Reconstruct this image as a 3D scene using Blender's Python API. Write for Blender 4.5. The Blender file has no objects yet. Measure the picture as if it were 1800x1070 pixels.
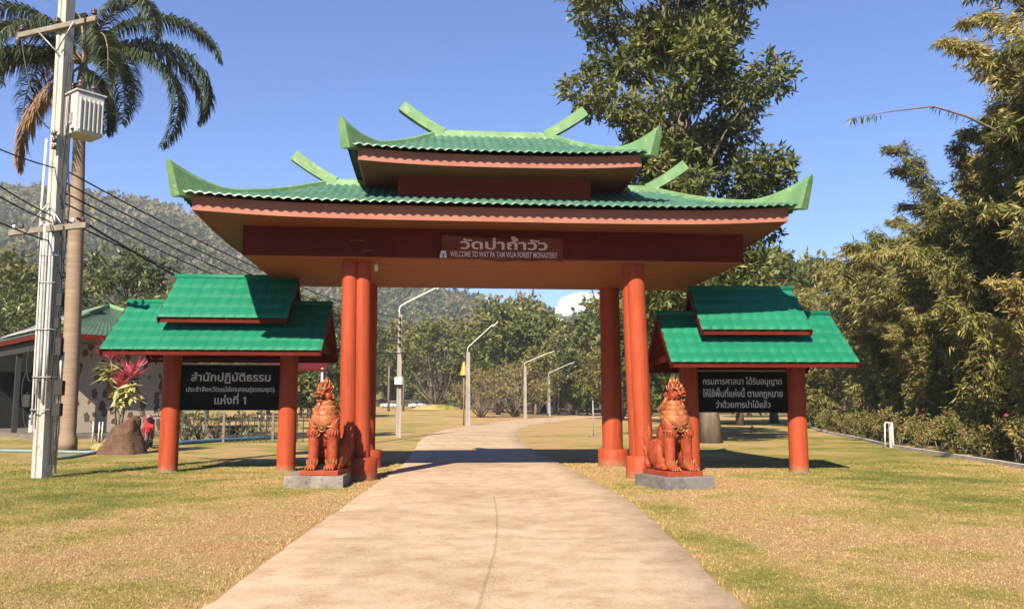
import bpy, bmesh, math, random
import numpy as np
from mathutils import Vector, Matrix, Euler, noise as mnoise

SC = bpy.context.scene
COL = SC.collection
R = math.radians
PI = math.pi

# ------------------------------------------------------------------ camera, sky, sun, exposure
F_PX = 1500.0
PITCH = math.atan(181/1500.0)
EYE = 1.6
cam_d = bpy.data.cameras.new("camera"); cam = bpy.data.objects.new("camera", cam_d); COL.objects.link(cam)
cam.location = (0, 0, EYE); cam.rotation_euler = (PI/2 + PITCH, 0, 0)
cam_d.sensor_width = 36; cam_d.lens = 30.0; cam_d.clip_start = 0.1; cam_d.clip_end = 20000
SC.camera = cam

SUN_DIR = Vector((0.30, 1.0, -0.80)).normalized()          # the way the light travels
sun_el = math.asin(-SUN_DIR.z)
w = bpy.data.worlds.new("World"); SC.world = w; w.use_nodes = True
nt = w.node_tree; nt.nodes.clear()
sky = nt.nodes.new('ShaderNodeTexSky'); sky.sky_type = 'NISHITA'; sky.sun_disc = False
sky.sun_elevation = sun_el; sky.sun_rotation = math.atan2(-SUN_DIR.x, -SUN_DIR.y) % (2*PI)
sky.air_density = 1.0; sky.dust_density = 0.3; sky.ozone_density = 3.0; sky.altitude = 300
bg = nt.nodes.new('ShaderNodeBackground'); bg.inputs[1].default_value = 0.074
out = nt.nodes.new('ShaderNodeOutputWorld')
blue = nt.nodes.new('ShaderNodeMix'); blue.data_type = 'RGBA'; blue.blend_type = 'MULTIPLY'; blue.inputs[0].default_value = 1.0; blue.inputs[7].default_value = (0.45, 0.625, 0.93, 1)
nt.links.new(sky.outputs[0], blue.inputs[6]); nt.links.new(blue.outputs[2], bg.inputs[0]); nt.links.new(bg.outputs[0], out.inputs[0])

sl = bpy.data.lights.new("sun", 'SUN'); sl.energy = 5.0; sl.angle = R(0.5); sl.color = (1.0, 0.87, 0.68)
so = bpy.data.objects.new("sun", sl); COL.objects.link(so)
so.rotation_euler = SUN_DIR.to_track_quat('-Z', 'Y').to_euler(); so.location = (-10, -20, 30)

SC.view_settings.view_transform = 'Standard'; SC.view_settings.look = 'None'
SC.view_settings.exposure = 1.42; SC.view_settings.gamma = 1.0
SC.view_settings.use_curve_mapping = False
SC.cycles.max_bounces = 6; SC.cycles.diffuse_bounces = 3; SC.cycles.transparent_max_bounces = 6
SC.cycles.transmission_bounces = 3; SC.cycles.volume_bounces = 0
SC.cycles.use_denoising = True

# ------------------------------------------------------------------ helpers
def ray(px, py):
    v = ((px-900)/F_PX, 1.0, -(py-535)/F_PX); c, s = math.cos(PITCH), math.sin(PITCH)
    return Vector((v[0], v[1]*c - v[2]*s, v[1]*s + v[2]*c))
def at(px, py, Y):
    r = ray(px, py); t = Y/r.y; return Vector((0, 0, EYE)) + r*t
def gnd(px, py, z=0.0):
    r = ray(px, py); t = (z-EYE)/r.z; return Vector((0, 0, EYE)) + r*t
def sstep(a, b, x):
    t = max(0.0, min(1.0, (x-a)/(b-a))); return t*t*(3-2*t)
def gz(x, y):
    return max(0, min(1, (y-85)/140))*2.0*max(0, min(1, (20-x)/30))

def tag(o, label=None, cat=None, group=None, kind=None):
    if label: o['label'] = label
    if cat: o['category'] = cat
    if group: o['group'] = group
    if kind: o['kind'] = kind
    return o
def empty(name, loc=(0, 0, 0), rz=0.0, label=None, cat=None, group=None):
    o = bpy.data.objects.new(name, None); COL.objects.link(o); o.empty_display_size = 0.2
    o.location = loc; o.rotation_euler = (0, 0, rz)
    return tag(o, label, cat, group)
def link(name, me, parent=None, loc=None, rot=None):
    o = bpy.data.objects.new(name, me); COL.objects.link(o)
    if parent is not None: o.parent = parent
    if loc is not None: o.location = loc
    if rot is not None: o.rotation_euler = rot
    return o
def copy_tree(o, parent=None):
    c = o.copy(); COL.objects.link(c)
    if parent is not None: c.parent = parent; c.matrix_parent_inverse = o.matrix_parent_inverse.copy()
    for ch in list(o.children):
        if ch.name not in _skip: copy_tree(ch, c)
    return c
_skip = set()
def place(proto, used, loc, rz=0, sc=1.0, label=None, group=None, cat=None):
    o = proto if not used else copy_tree(proto)
    o.location = loc; o.rotation_euler = (0, 0, rz); o.scale = (sc, sc, sc) if not hasattr(sc, '__len__') else sc
    return tag(o, label, cat, group)

class MB:
    def __init__(s): s.v = []; s.f = []; s.sm = []
    def add(s, vs, fs, smooth=False):
        b = len(s.v); s.v += [tuple(p) for p in vs]; s.f += [tuple(b+i for i in f) for f in fs]; s.sm += [smooth]*len(fs); return s
    def box(s, c, d, rot=None, taper=1.0):
        x, y, z = d[0]/2, d[1]/2, d[2]/2
        vs = [Vector((sx*x*(taper if sz > 0 else 1), sy*y*(taper if sz > 0 else 1), sz*z)) for sz in (-1, 1) for sx, sy in ((-1, -1), (1, -1), (1, 1), (-1, 1))]
        if rot is not None: vs = [rot @ p for p in vs]
        c = Vector(c); vs = [p+c for p in vs]
        return s.add(vs, [(3, 2, 1, 0), (4, 5, 6, 7), (0, 1, 5, 4), (1, 2, 6, 5), (2, 3, 7, 6), (3, 0, 4, 7)])
    def tube(s, pts, r, n=8, cap=True, smooth=True):
        pts = [Vector(p) for p in pts]; rs = r if hasattr(r, '__len__') else [r]*len(pts)
        vs = []; fs = []; up = None
        for i, p in enumerate(pts):
            t = (pts[min(i+1, len(pts)-1)] - pts[max(i-1, 0)])
            if t.length < 1e-9: t = Vector((0, 0, 1))
            t.normalize()
            if up is None: up = Vector((0, 0, 1)) if abs(t.z) < 0.9 else Vector((1, 0, 0))
            a = t.cross(up)
            if a.length < 1e-6: a = t.cross(Vector((0, 1, 0)))
            a.normalize(); b = a.cross(t); up = b
            for k in range(n):
                an = 2*PI*k/n; vs.append(p + (a*math.cos(an) + b*math.sin(an))*rs[i])
        for i in range(len(pts)-1):
            for k in range(n):
                fs.append((i*n+k, i*n+(k+1) % n, (i+1)*n+(k+1) % n, (i+1)*n+k))
        s.add(vs, fs, smooth)
        if cap:
            s.add(vs[:n], [tuple(range(n))[::-1]][:1]); s.add(vs[-n:], [tuple(range(n))])
        return s
    def lathe(s, prof, c=(0, 0, 0), n=24, smooth=True):
        c = Vector(c); vs = []; fs = []
        for r_, z in prof:
            for k in range(n): vs.append(c + Vector((r_*math.cos(2*PI*k/n), r_*math.sin(2*PI*k/n), z)))
        for i in range(len(prof)-1):
            for k in range(n): fs.append((i*n+k, i*n+(k+1) % n, (i+1)*n+(k+1) % n, (i+1)*n+k))
        return s.add(vs, fs, smooth)
    def ball(s, c, r, rot=None, nu=12, nv=8):
        r = r if hasattr(r, '__len__') else (r, r, r); c = Vector(c); vs = []; fs = []
        for j in range(nv+1):
            th = PI*j/nv
            for k in range(nu):
                p = Vector((r[0]*math.sin(th)*math.cos(2*PI*k/nu), r[1]*math.sin(th)*math.sin(2*PI*k/nu), -r[2]*math.cos(th)))
                if rot is not None: p = rot @ p
                vs.append(c+p)
        for j in range(nv):
            for k in range(nu): fs.append((j*nu+k, j*nu+(k+1) % nu, (j+1)*nu+(k+1) % nu, (j+1)*nu+k))
        return s.add(vs, fs, True)
    def prism(s, outline, y0, y1):           # outline in x,z; thickness along y
        n = len(outline); vs = [(x, y0, z) for x, z in outline] + [(x, y1, z) for x, z in outline]
        fs = [tuple(range(n)), tuple(range(2*n-1, n-1, -1))] + [(i, i+n, (i+1) % n+n, (i+1) % n)[::1] for i in range(n)]
        return s.add(vs, fs)
    def mesh(s, name, m=None, bevel=0):
        me = bpy.data.meshes.new(name); me.from_pydata(s.v, [], s.f); me.update()
        me.polygons.foreach_set('use_smooth', s.sm)
        bm = bmesh.new(); bm.from_mesh(me)
        bmesh.ops.remove_doubles(bm, verts=bm.verts, dist=1e-5)
        bmesh.ops.recalc_face_normals(bm, faces=bm.faces)
        bm.to_mesh(me); bm.free()
        if m: me.materials.append(m)
        return me
    def build(s, name, m=None, parent=None, loc=None, rot=None, bevel=0):
        o = link(name, s.mesh(name, m), parent, loc, rot)
        if bevel:
            b = o.modifiers.new('bevel', 'BEVEL'); b.width = bevel; b.segments = 2; b.limit_method = 'ANGLE'; b.angle_limit = R(40)
        return o

def np_mesh(name, V, F, m=None, smooth=False, tint=None):
    V = np.asarray(V, np.float32); F = np.asarray(F, np.int32)
    me = bpy.data.meshes.new(name); n = len(F); k = F.shape[1]
    me.vertices.add(len(V)); me.vertices.foreach_set('co', V.ravel())
    me.loops.add(n*k); me.loops.foreach_set('vertex_index', F.ravel())
    me.polygons.add(n); me.polygons.foreach_set('loop_start', np.arange(0, n*k, k, dtype=np.int32))
    me.polygons.foreach_set('loop_total', np.full(n, k, np.int32))
    if smooth: me.polygons.foreach_set('use_smooth', np.ones(n, bool))
    if tint is not None:
        a = me.attributes.new('tint', 'FLOAT', 'FACE'); a.data.foreach_set('value', np.asarray(tint, np.float32))
    me.update(calc_edges=True); me.validate()
    if m: me.materials.append(m)
    return me

# ------------------------------------------------------------------ materials
def _new(name):
    m = bpy.data.materials.new(name); m.use_nodes = True; t = m.node_tree; t.nodes.clear()
    o = t.nodes.new('ShaderNodeOutputMaterial'); p = t.nodes.new('ShaderNodeBsdfPrincipled')
    t.links.new(p.outputs[0], o.inputs[0]); return m, t, p, o
def _noise(t, scale, detail=4, rough=0.55, vec=None):
    n = t.nodes.new('ShaderNodeTexNoise'); n.inputs['Scale'].default_value = scale; n.inputs['Detail'].default_value = detail; n.inputs['Roughness'].default_value = rough
    if vec is not None: t.links.new(vec, n.inputs['Vector'])
    return n
def _coord(t, out='Object', scale=None):
    c = t.nodes.new('ShaderNodeTexCoord')
    if scale is None: return c.outputs[out]
    mp = t.nodes.new('ShaderNodeMapping'); mp.inputs['Scale'].default_value = scale
    t.links.new(c.outputs[out], mp.inputs['Vector']); return mp.outputs[0]
def _ramp(t, fac, stops):
    r = t.nodes.new('ShaderNodeValToRGB'); e = r.color_ramp.elements
    while len(e) < len(stops): e.new(0.5)
    for i, (p, c) in enumerate(stops): e[i].position = p; e[i].color = (*c, 1)
    t.links.new(fac, r.inputs[0]); return r.outputs[0]
def _mix(t, fac, a, b, mode='MIX'):
    n = t.nodes.new('ShaderNodeMix'); n.data_type = 'RGBA'; n.blend_type = mode
    for s, v in ((0, fac), (6, a), (7, b)):
        if hasattr(v, 'links') or hasattr(v, 'is_linked'): t.links.new(v, n.inputs[s])
        elif s == 0: n.inputs[0].default_value = v
        else: n.inputs[s].default_value = (*v, 1)
    return n.outputs[2]
def _math(t, op, a, b=None, c=None):
    n = t.nodes.new('ShaderNodeMath'); n.operation = op
    for i, v in enumerate((a, b, c)):
        if v is None: continue
        if isinstance(v, (int, float)): n.inputs[i].default_value = v
        else: t.links.new(v, n.inputs[i])
    return n.outputs[0]
def _bump(t, p, h, strength=0.3, dist=0.02):
    b = t.nodes.new('ShaderNodeBump'); b.inputs['Strength'].default_value = strength; b.inputs['Distance'].default_value = dist
    t.links.new(h, b.inputs['Height']); t.links.new(b.outputs[0], p.inputs['Normal'])
def surf(name, c1, c2=None, scale=3.0, rough=0.55, c3=None, bscale=40, bump=0.15, bdist=0.01, metal=0.0, spec=0.4, stretch=(1, 1, 1), speck=None, lo=0.35, hi=0.68):
    m, t, p, o = _new(name)
    c2 = c2 or tuple(x*0.8 for x in c1)
    c1, c2 = _sc(c1), _sc(c2); c3 = _sc(c3) if c3 else None
    v = _coord(t, 'Object', stretch)
    n = _noise(t, scale, 6, 0.6, v)
    col = _ramp(t, n.outputs[0], [(lo, c2), (hi, c1)])
    if c3:
        n3 = _noise(t, scale*4.7, 5, 0.65, v); f = _ramp(t, n3.outputs[0], [(0.55, (0, 0, 0)), (0.72, (1, 1, 1))])
        col = _mix(t, f, col, c3)
    if speck:
        ns = _noise(t, bscale*1.5, 2, 0.5, v); f = _ramp(t, ns.outputs[0], [(0.3, (speck,)*3), (0.7, (1.0,)*3)]); col = _mix(t, 1.0, col, f, 'MULTIPLY')
    t.links.new(col, p.inputs['Base Color'])
    p.inputs['Roughness'].default_value = rough; p.inputs['Metallic'].default_value = metal; p.inputs['Specular IOR Level'].default_value = spec
    if bump:
        nb = _noise(t, bscale, 5, 0.6, v); _bump(t, p, nb.outputs[0], bump, bdist)
    return m
def plain(name, c, rough=0.5, metal=0.0, spec=0.5):
    return surf(name, c, tuple(x*0.85 for x in c), 4.0, rough, metal=metal, bump=0.05, spec=spec)
def leafmat(name, stops, trans=0.3, rough=0.5, spec=0.25):
    m, t, p, o = _new(name)
    a = t.nodes.new('ShaderNodeAttribute'); a.attribute_name = 'tint'
    oi = t.nodes.new('ShaderNodeObjectInfo')
    f = _math(t, 'ADD', a.outputs['Fac'], _math(t, 'MULTIPLY', _math(t, 'SUBTRACT', oi.outputs['Random'], 0.5), 0.22))
    col = _ramp(t, f, [(q, _sc(c, LEAFK)) for q, c in stops])
    t.links.new(col, p.inputs['Base Color']); p.inputs['Roughness'].default_value = rough; p.inputs['Specular IOR Level'].default_value = spec
    tr = t.nodes.new('ShaderNodeBsdfTranslucent'); t.links.new(col, tr.inputs[0])
    mx = t.nodes.new('ShaderNodeMixShader'); mx.inputs[0].default_value = trans
    t.links.new(p.outputs[0], mx.inputs[1]); t.links.new(tr.outputs[0], mx.inputs[2]); t.links.new(mx.outputs[0], o.inputs[0])
    return m

M = {}
ALB = 0.42; LEAFK = 1.2
def _sc(c, k=None): return tuple(x*(ALB if k is None else k) for x in c)
M['red'] = surf('red_paint', (0.68, 0.125, 0.046), (0.57, 0.095, 0.036), 1.3, 0.6, c3=(0.62, 0.14, 0.06), bscale=60, bump=0.08, spec=0.15, stretch=(1, 1, 0.35))
def worn_red():
    m = M['red']; t = m.node_tree; p = [n for n in t.nodes if n.type == 'BSDF_PRINCIPLED'][0]; src = p.inputs['Base Color'].links[0].from_socket
    n1 = _noise(t, 7, 5, 0.65, _coord(t, 'Object', (1, 1, 0.09))); f1 = _ramp(t, n1.outputs[0], [(0.38, (0.80, 0.76, 0.74)), (0.52, (1, 1, 1)), (0.66, (1.0, 1.0, 1.0)), (0.78, (1.06, 1.18, 1.25))])
    col = _mix(t, 1.0, src, f1, 'MULTIPLY')
    sp = t.nodes.new('ShaderNodeSeparateXYZ'); t.links.new(_coord(t), sp.inputs[0]); n2 = _noise(t, 9, 5, 0.7, _coord(t))
    d = _math(t, 'SUBTRACT', _math(t, 'MULTIPLY', n2.outputs[0], 0.42), sp.outputs[2]); f2 = _ramp(t, d, [(0.0, (0, 0, 0)), (0.16, (0.75, 0.75, 0.75))])
    col = _mix(t, f2, col, _sc((0.50, 0.27, 0.15)))
    n3 = _noise(t, 16, 3, 0.5, _coord(t)); f3 = _ramp(t, n3.outputs[0], [(0.735, (0, 0, 0)), (0.75, (0.7, 0.7, 0.7))]); col = _mix(t, f3, col, _sc((0.62, 0.36, 0.27)))
    t.links.new(col, p.inputs['Base Color'])
worn_red()
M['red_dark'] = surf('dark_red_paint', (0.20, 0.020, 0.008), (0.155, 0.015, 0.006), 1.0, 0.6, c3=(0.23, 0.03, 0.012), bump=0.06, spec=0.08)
M['fascia'] = surf('fascia_paint', (0.62, 0.26, 0.19), (0.52, 0.21, 0.15), 1.5, 0.65, bump=0.06, spec=0.15)
M['brown_red'] = surf('brown_red_panel', (0.36, 0.066, 0.024), (0.29, 0.050, 0.018), 0.8, 0.6, bump=0.05, spec=0.08)
M['soffit_panel'] = surf('soffit_panel', (0.44, 0.17, 0.08), (0.34, 0.125, 0.06), 1.1, 0.7, c3=(0.34, 0.16, 0.11), bump=0.05, spec=0.1)
M['glaze'] = surf('glazed_tile', (0.13, 0.31, 0.205), (0.065, 0.20, 0.125), 2.2, 0.4, c3=(0.22, 0.38, 0.28), bscale=30, bump=0.05, spec=0.5)
M['ridge_green'] = surf('ridge_green_paint', (0.30, 0.56, 0.24), (0.17, 0.38, 0.15), 1.6, 0.6, c3=(0.58, 0.68, 0.40), bump=0.1)
M['metal_green'] = surf('green_metal_tile', (0.018, 0.315, 0.175), (0.011, 0.255, 0.135), 0.9, 0.55, c3=(0.045, 0.33, 0.20), bump=0.03, spec=0.2)
M['board'] = surf('dark_board', (0.008, 0.018, 0.014), (0.005, 0.010, 0.009), 2, 0.7, bump=0.02, spec=0.06)
M['letter'] = plain('letter_white', (1.1, 1.06, 1.0), 0.5)
M['letter_pink'] = plain('letter_cream', (1.3, 0.88, 0.72), 0.5)
M['welcome'] = surf('varnished_wood', (0.34, 0.085, 0.035), (0.22, 0.05, 0.022), 1.2, 0.55, spec=0.08, c3=(0.46, 0.13, 0.05), stretch=(0.5, 2, 6), bump=0.1)
M['concrete'] = surf('weathered_concrete', (0.36, 0.32, 0.27), (0.22, 0.19, 0.16), 3.5, 0.85, c3=(0.13, 0.11, 0.10), bscale=50, bump=0.4)
M['pole'] = surf('pole_concrete', (0.90, 0.85, 0.78), (0.62, 0.57, 0.50), 1.9, 0.85, c3=(0.36, 0.32, 0.27), bscale=60, bump=0.25, stretch=(1, 1, 0.3))
M['steel'] = surf('galvanised_steel', (0.80, 0.80, 0.80), (0.60, 0.60, 0.60), 5, 0.45, metal=0.4, bump=0.03)
M['white_paint'] = surf('white_paint', (1.2, 1.18, 1.14), (1.0, 0.98, 0.95), 3, 0.5, bump=0.03)
M['grey_paint'] = surf('grey_enamel', (0.95, 0.94, 0.88), (0.80, 0.79, 0.74), 2, 0.45, c3=(0.62, 0.60, 0.54), bump=0.03)
M['black'] = plain('black_rubber', (0.018, 0.018, 0.018), 0.6)
M['dark'] = plain('dark_void', (0.03, 0.03, 0.03), 0.8)
M['timber'] = surf('weathered_timber', (0.48, 0.42, 0.34), (0.30, 0.25, 0.20), 2, 0.8, c3=(0.2, 0.17, 0.14), stretch=(0.4, 4, 4), bump=0.3)
M['porcelain'] = plain('brown_porcelain', (0.16, 0.10, 0.08), 0.25)
M['bark'] = surf('bark', (0.20, 0.145, 0.10), (0.10, 0.07, 0.05), 5, 0.9, stretch=(1, 1, 0.25), bscale=25, bump=0.7, bdist=0.03)
M['bark_pale'] = surf('pale_bark', (0.42, 0.34, 0.26), (0.24, 0.18, 0.13), 4, 0.9, stretch=(1, 1, 0.3), bscale=25, bump=0.6, bdist=0.03)
M['gold'] = surf('gold_paint', (0.68, 0.40, 0.13), (0.50, 0.15, 0.05), 9, 0.35, c3=(0.75, 0.52, 0.22), metal=0.3, bump=0.1)
M['lion'] = surf('terracotta_red', (0.56, 0.105, 0.040), (0.34, 0.048, 0.020), 5, 0.6, spec=0.18, c3=(0.64, 0.20, 0.07), bscale=45, bump=0.35, lo=0.34, hi=0.58)
M['mouth'] = plain('mouth_black', (0.012, 0.006, 0.005), 0.6)
M['blue'] = plain('blue_plastic', (0.10, 0.32, 0.52), 0.4)
M['paleblue'] = plain('pale_blue_plastic', (0.42, 0.56, 0.62), 0.4)
M['bike_red'] = plain('red_plastic', (0.55, 0.025, 0.02), 0.25)
M['pink'] = plain('pink_plastic', (0.62, 0.20, 0.22), 0.3)
M['glass'] = plain('dark_glass', (0.03, 0.035, 0.04), 0.1)
M['roof_green'] = surf('old_green_roof', (0.12, 0.22, 0.14), (0.08, 0.16, 0.10), 1.5, 0.55, bump=0.05)
M['solar'] = plain('solar_cell', (0.02, 0.022, 0.035), 0.15)
M['yellow'] = plain('yellow_paint', (0.75, 0.52, 0.04), 0.5)
M['rock'] = surf('pale_rock', (0.55, 0.50, 0.38), (0.36, 0.32, 0.24), 4, 0.9, bump=0.6, bdist=0.04)
M['mound'] = surf('termite_earth', (0.30, 0.165, 0.10), (0.17, 0.085, 0.05), 5, 0.95, c3=(0.38, 0.22, 0.14), bscale=22, bump=1.0, bdist=0.06)

def plank_mat(name, c1, c2, step, axis=1):
    m, t, p, o = _new(name); c1, c2 = _sc(c1), _sc(c2)
    co = _coord(t); sp = t.nodes.new('ShaderNodeSeparateXYZ'); t.links.new(co, sp.inputs[0])
    q = _math(t, 'DIVIDE', sp.outputs[axis], step); fr = _math(t, 'FRACT', q); idx = _math(t, 'FLOOR', q)
    wn = t.nodes.new('ShaderNodeTexWhiteNoise'); wn.noise_dimensions = '1D'; t.links.new(idx, wn.inputs['W'])
    col = _ramp(t, wn.outputs[0], [(0, c2), (1, c1)])
    gr = _math(t, 'GREATER_THAN', fr, 0.06)
    n = _noise(t, 3, 5, 0.6, _coord(t, 'Object', (0.6, 8, 8)))
    col = _mix(t, 0.5, col, _ramp(t, n.outputs[0], [(0.3, tuple(x*0.7 for x in c2)), (0.7, c1)]))
    col = _mix(t, gr, tuple(x*0.35 for x in c2), col)
    t.links.new(col, p.inputs['Base Color']); p.inputs['Roughness'].default_value = 0.6; p.inputs['Specular IOR Level'].default_value = 0.1
    _bump(t, p, gr, 0.6, 0.01); return m
M['plank'] = plank_mat('soffit_plank', (0.72, 0.23, 0.08), (0.56, 0.165, 0.06), 0.30)

# ground: dry lawn with greener patches
def lawn_nodes(t, use_geo=True):
    co = _coord(t, 'Object')
    n1 = _noise(t, 0.16, 5, 0.6, co); n2 = _noise(t, 0.8, 5, 0.68, co); n3 = _noise(t, 9.0, 4, 0.7, co)
    sp = t.nodes.new('ShaderNodeSeparateXYZ'); t.links.new(co, sp.inputs[0])
    f = _math(t, 'ADD', _math(t, 'MULTIPLY', n1.outputs[0], 1.0), _math(t, 'MULTIPLY', n2.outputs[0], 0.62)); f = _math(t, 'SUBTRACT', f, 0.31)
    gd = _math(t, 'DIVIDE', _math(t, 'SUBTRACT', sp.outputs[0], 2.35), 0.55); gs = _math(t, 'MAXIMUM', _math(t, 'SUBTRACT', 1.0, _math(t, 'MULTIPLY', gd, gd)), 0.0)
    f = _math(t, 'ADD', f, _math(t, 'MULTIPLY', _math(t, 'MULTIPLY', gs, _math(t, 'LESS_THAN', sp.outputs[1], 15.0)), 0.16))
    side = _math(t, 'MULTIPLY', _math(t, 'MINIMUM', _math(t, 'MAXIMUM', _math(t, 'SUBTRACT', _math(t, 'ABSOLUTE', sp.outputs[0]), 3.6), -1.2), 5.0), 0.017)
    f = _math(t, 'ADD', f, side)
    far = _math(t, 'MULTIPLY', _math(t, 'MINIMUM', _math(t, 'MAXIMUM', _math(t, 'SUBTRACT', sp.outputs[1], 30.0), 0.0), 60.0), -0.0012)
    f = _math(t, 'ADD', f, far)
    base = _ramp(t, f, [(0.36, (0.80, 0.50, 0.265)), (0.47, (0.82, 0.575, 0.285)), (0.55, (0.66, 0.51, 0.19)), (0.64, (0.46, 0.42, 0.12)), (0.74, (0.28, 0.31, 0.075))])
    g = _ramp(t, n3.outputs[0], [(0.3, _sc((0.78, 0.77, 0.72))), (0.68, _sc((1.10, 1.08, 1.02)))])
    col = _mix(t, 1.0, base, g, 'MULTIPLY')
    return col, n3
def lawn_mat():
    m, t, p, o = _new('dry_lawn')
    col, n3 = lawn_nodes(t)
    t.links.new(col, p.inputs['Base Color']); p.inputs['Roughness'].default_value = 0.95; p.inputs['Specular IOR Level'].default_value = 0.1
    nb = _noise(t, 22, 6, 0.75, _coord(t)); _bump(t, p, nb.outputs[0], 0.9, 0.05)
    return m
def blade_mat():
    m, t, p, o = _new('grass_blade')
    col, n3 = lawn_nodes(t)
    a = t.nodes.new('ShaderNodeAttribute'); a.attribute_name = 'tint'
    v = _ramp(t, a.outputs['Fac'], [(0.0, (0.72, 0.74, 0.60)), (0.5, (1.0, 1.0, 0.96)), (1.0, (1.22, 1.18, 1.1))])
    col = _mix(t, 1.0, col, v, 'MULTIPLY')
    t.links.new(col, p.inputs['Base Color']); p.inputs['Roughness'].default_value = 0.8; p.inputs['Specular IOR Level'].default_value = 0.15
    return m
M['lawn'] = lawn_mat(); M['blade'] = blade_mat()

def road_mat():
    m, t, p, o = _new('concrete_path')
    co = _coord(t); sp = t.nodes.new('ShaderNodeSeparateXYZ'); t.links.new(co, sp.inputs[0]); x, y = sp.outputs[0], sp.outputs[1]
    n1 = _noise(t, 0.35, 6, 0.65, co); n2 = _noise(t, 2.2, 6, 0.7, co); n3 = _noise(t, 45, 3, 0.6, co)
    col = _ramp(t, n1.outputs[0], [(0.33, _sc((0.74, 0.53, 0.345))), (0.52, _sc((0.93, 0.70, 0.48))), (0.7, _sc((1.02, 0.80, 0.56)))])
    st = _ramp(t, n2.outputs[0], [(0.36, (0.74, 0.67, 0.60)), (0.58, (1.0, 1.0, 1.0))]); col = _mix(t, 0.85, col, st, 'MULTIPLY')
    sk = _ramp(t, n3.outputs[0], [(0.3, (0.74, 0.71, 0.68)), (0.48, (1.0, 1.0, 1.0)), (0.66, (1.08, 1.08, 1.08))]); col = _mix(t, 1.0, col, sk, 'MULTIPLY')
    # tyre wear: two faint paler lanes, following the bend
    wob = _math(t, 'MULTIPLY', _math(t, 'SUBTRACT', n2.outputs[0], 0.5), 0.05)
    # lengthwise joint wandering along the middle
    jx = _math(t, 'ADD', _math(t, 'ADD', -0.30, wob), _math(t, 'MULTIPLY', _math(t, 'SINE', _math(t, 'MULTIPLY', _math(t, 'SUBTRACT', y, 6.2), 0.36)), 0.11))
    near = _math(t, 'LESS_THAN', y, 15.6)
    j1 = _math(t, 'MULTIPLY', _math(t, 'LESS_THAN', _math(t, 'ABSOLUTE', _math(t, 'SUBTRACT', x, jx)), 0.016), near)
    yj = _math(t, 'ABSOLUTE', _math(t, 'SUBTRACT', _math(t, 'MODULO', _math(t, 'ADD', _math(t, 'ADD', y, wob), 24.4), 10.0), 5.0))
    j2 = _math(t, 'LESS_THAN', yj, 0.018)
    j = _math(t, 'MULTIPLY', _math(t, 'MAXIMUM', j1, j2), 0.28)
    # hairline cracks
    vo = t.nodes.new('ShaderNodeTexVoronoi'); vo.feature = 'DISTANCE_TO_EDGE'; vo.inputs['Scale'].default_value = 0.42
    dn = _noise(t, 1.1, 5, 0.7, co); dv = _mix(t, 0.25, co, dn.outputs['Color']); t.links.new(dv, vo.inputs['Vector'])
    ck = _math(t, 'MULTIPLY', _math(t, 'LESS_THAN', vo.outputs[0], 0.0025), 0.14)
    j = _math(t, 'MAXIMUM', j, ck)
    col = _mix(t, j, col, (0.07, 0.05, 0.033))
    t.links.new(col, p.inputs['Base Color']); p.inputs['Roughness'].default_value = 0.9; p.inputs['Specular IOR Level'].default_value = 0.2
    nb = _noise(t, 60, 5, 0.7, co); hb = _math(t, 'SUBTRACT', nb.outputs[0], _math(t, 'MULTIPLY', j, 3.0)); _bump(t, p, hb, 0.35, 0.008)
    return m
M['road'] = road_mat()

rng = np.random.default_rng(7)
random.seed(7)

# ------------------------------------------------------------------ ground, road, hills
def spaced(lo, hi, n, k):
    u = np.linspace(-1, 1, n); s = np.sinh(u*k)/math.sinh(k)
    return np.where(s < 0, -s*lo, s*hi)
gxs = spaced(-7000, 7000, 151, 6.5)
gys = np.concatenate([np.linspace(-40, 85, 60), np.linspace(88, 240, 50), np.linspace(260, 1700, 24), np.array([2500., 4500.])])
GV = [(x, y, gz(x, y)) for y in gys for x in gxs]; nx = len(gxs)
GF = [(j*nx+i, j*nx+i+1, (j+1)*nx+i+1, (j+1)*nx+i) for j in range(len(gys)-1) for i in range(nx-1)]
tag(link('ground', np_mesh('ground', GV, GF, M['lawn'], True)), kind='structure')

RL = [(-2.25, -6), (-2.4, 2), (-2.5, 7), (-2.66, 11), (-2.78, 15), (-2.95, 20), (-3.15, 25), (-3.75, 33), (-4.7, 45), (-4.9, 56), (-4.4, 68), (-2.9, 82), (0.0, 97), (4.0, 112), (9.5, 128), (20, 146), (45, 165)]
RR = [(1.75, -6), (1.82, 2), (1.88, 7), (2.0, 11), (2.02, 15), (1.75, 20), (1.40, 25), (0.85, 33), (0.35, 45), (0.35, 56), (1.0, 68), (2.4, 82), (5.0, 94), (8.5, 108), (13.0, 122), (23, 138), (47, 156)]
def spl(P, n=16):
    P = [Vector((p[0], p[1], 0)) for p in P]; o = []
    for i in range(len(P)-1):
        a, b, c, d = P[max(i-1, 0)], P[i], P[i+1], P[min(i+2, len(P)-1)]
        for k in range(n):
            t = k/n; o.append(0.5*((2*b) + (c-a)*t + (2*a-5*b+4*c-d)*t*t + (3*b-a-3*c+d)*t**3))
    o.append(P[-1]); return o
L_, R_ = spl(RL), spl(RR)
rv = []; rf = []; US = [0, 0.012, 0.15, 0.32, 0.5, 0.68, 0.85, 0.988, 1]; K = 9
for i, (a, b) in enumerate(zip(L_, R_)):
    ja = 0.05*mnoise.noise((a.y*1.7, 3, 0)) + 0.03*mnoise.noise((a.y*6, 7, 0)); jb = 0.05*mnoise.noise((b.y*1.7, 13, 0)) + 0.03*mnoise.noise((b.y*6, 17, 0))
    for k in range(K):
        u = US[k]; p = a.lerp(b, u); p.x += ja*(1-u)+jb*u
        z = gz(p.x, p.y) + 0.03 + (0.03 if p.y > 80 else 0)
        if k in (0, K-1): z -= 0.09
        rv.append((p.x, p.y, z))
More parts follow.
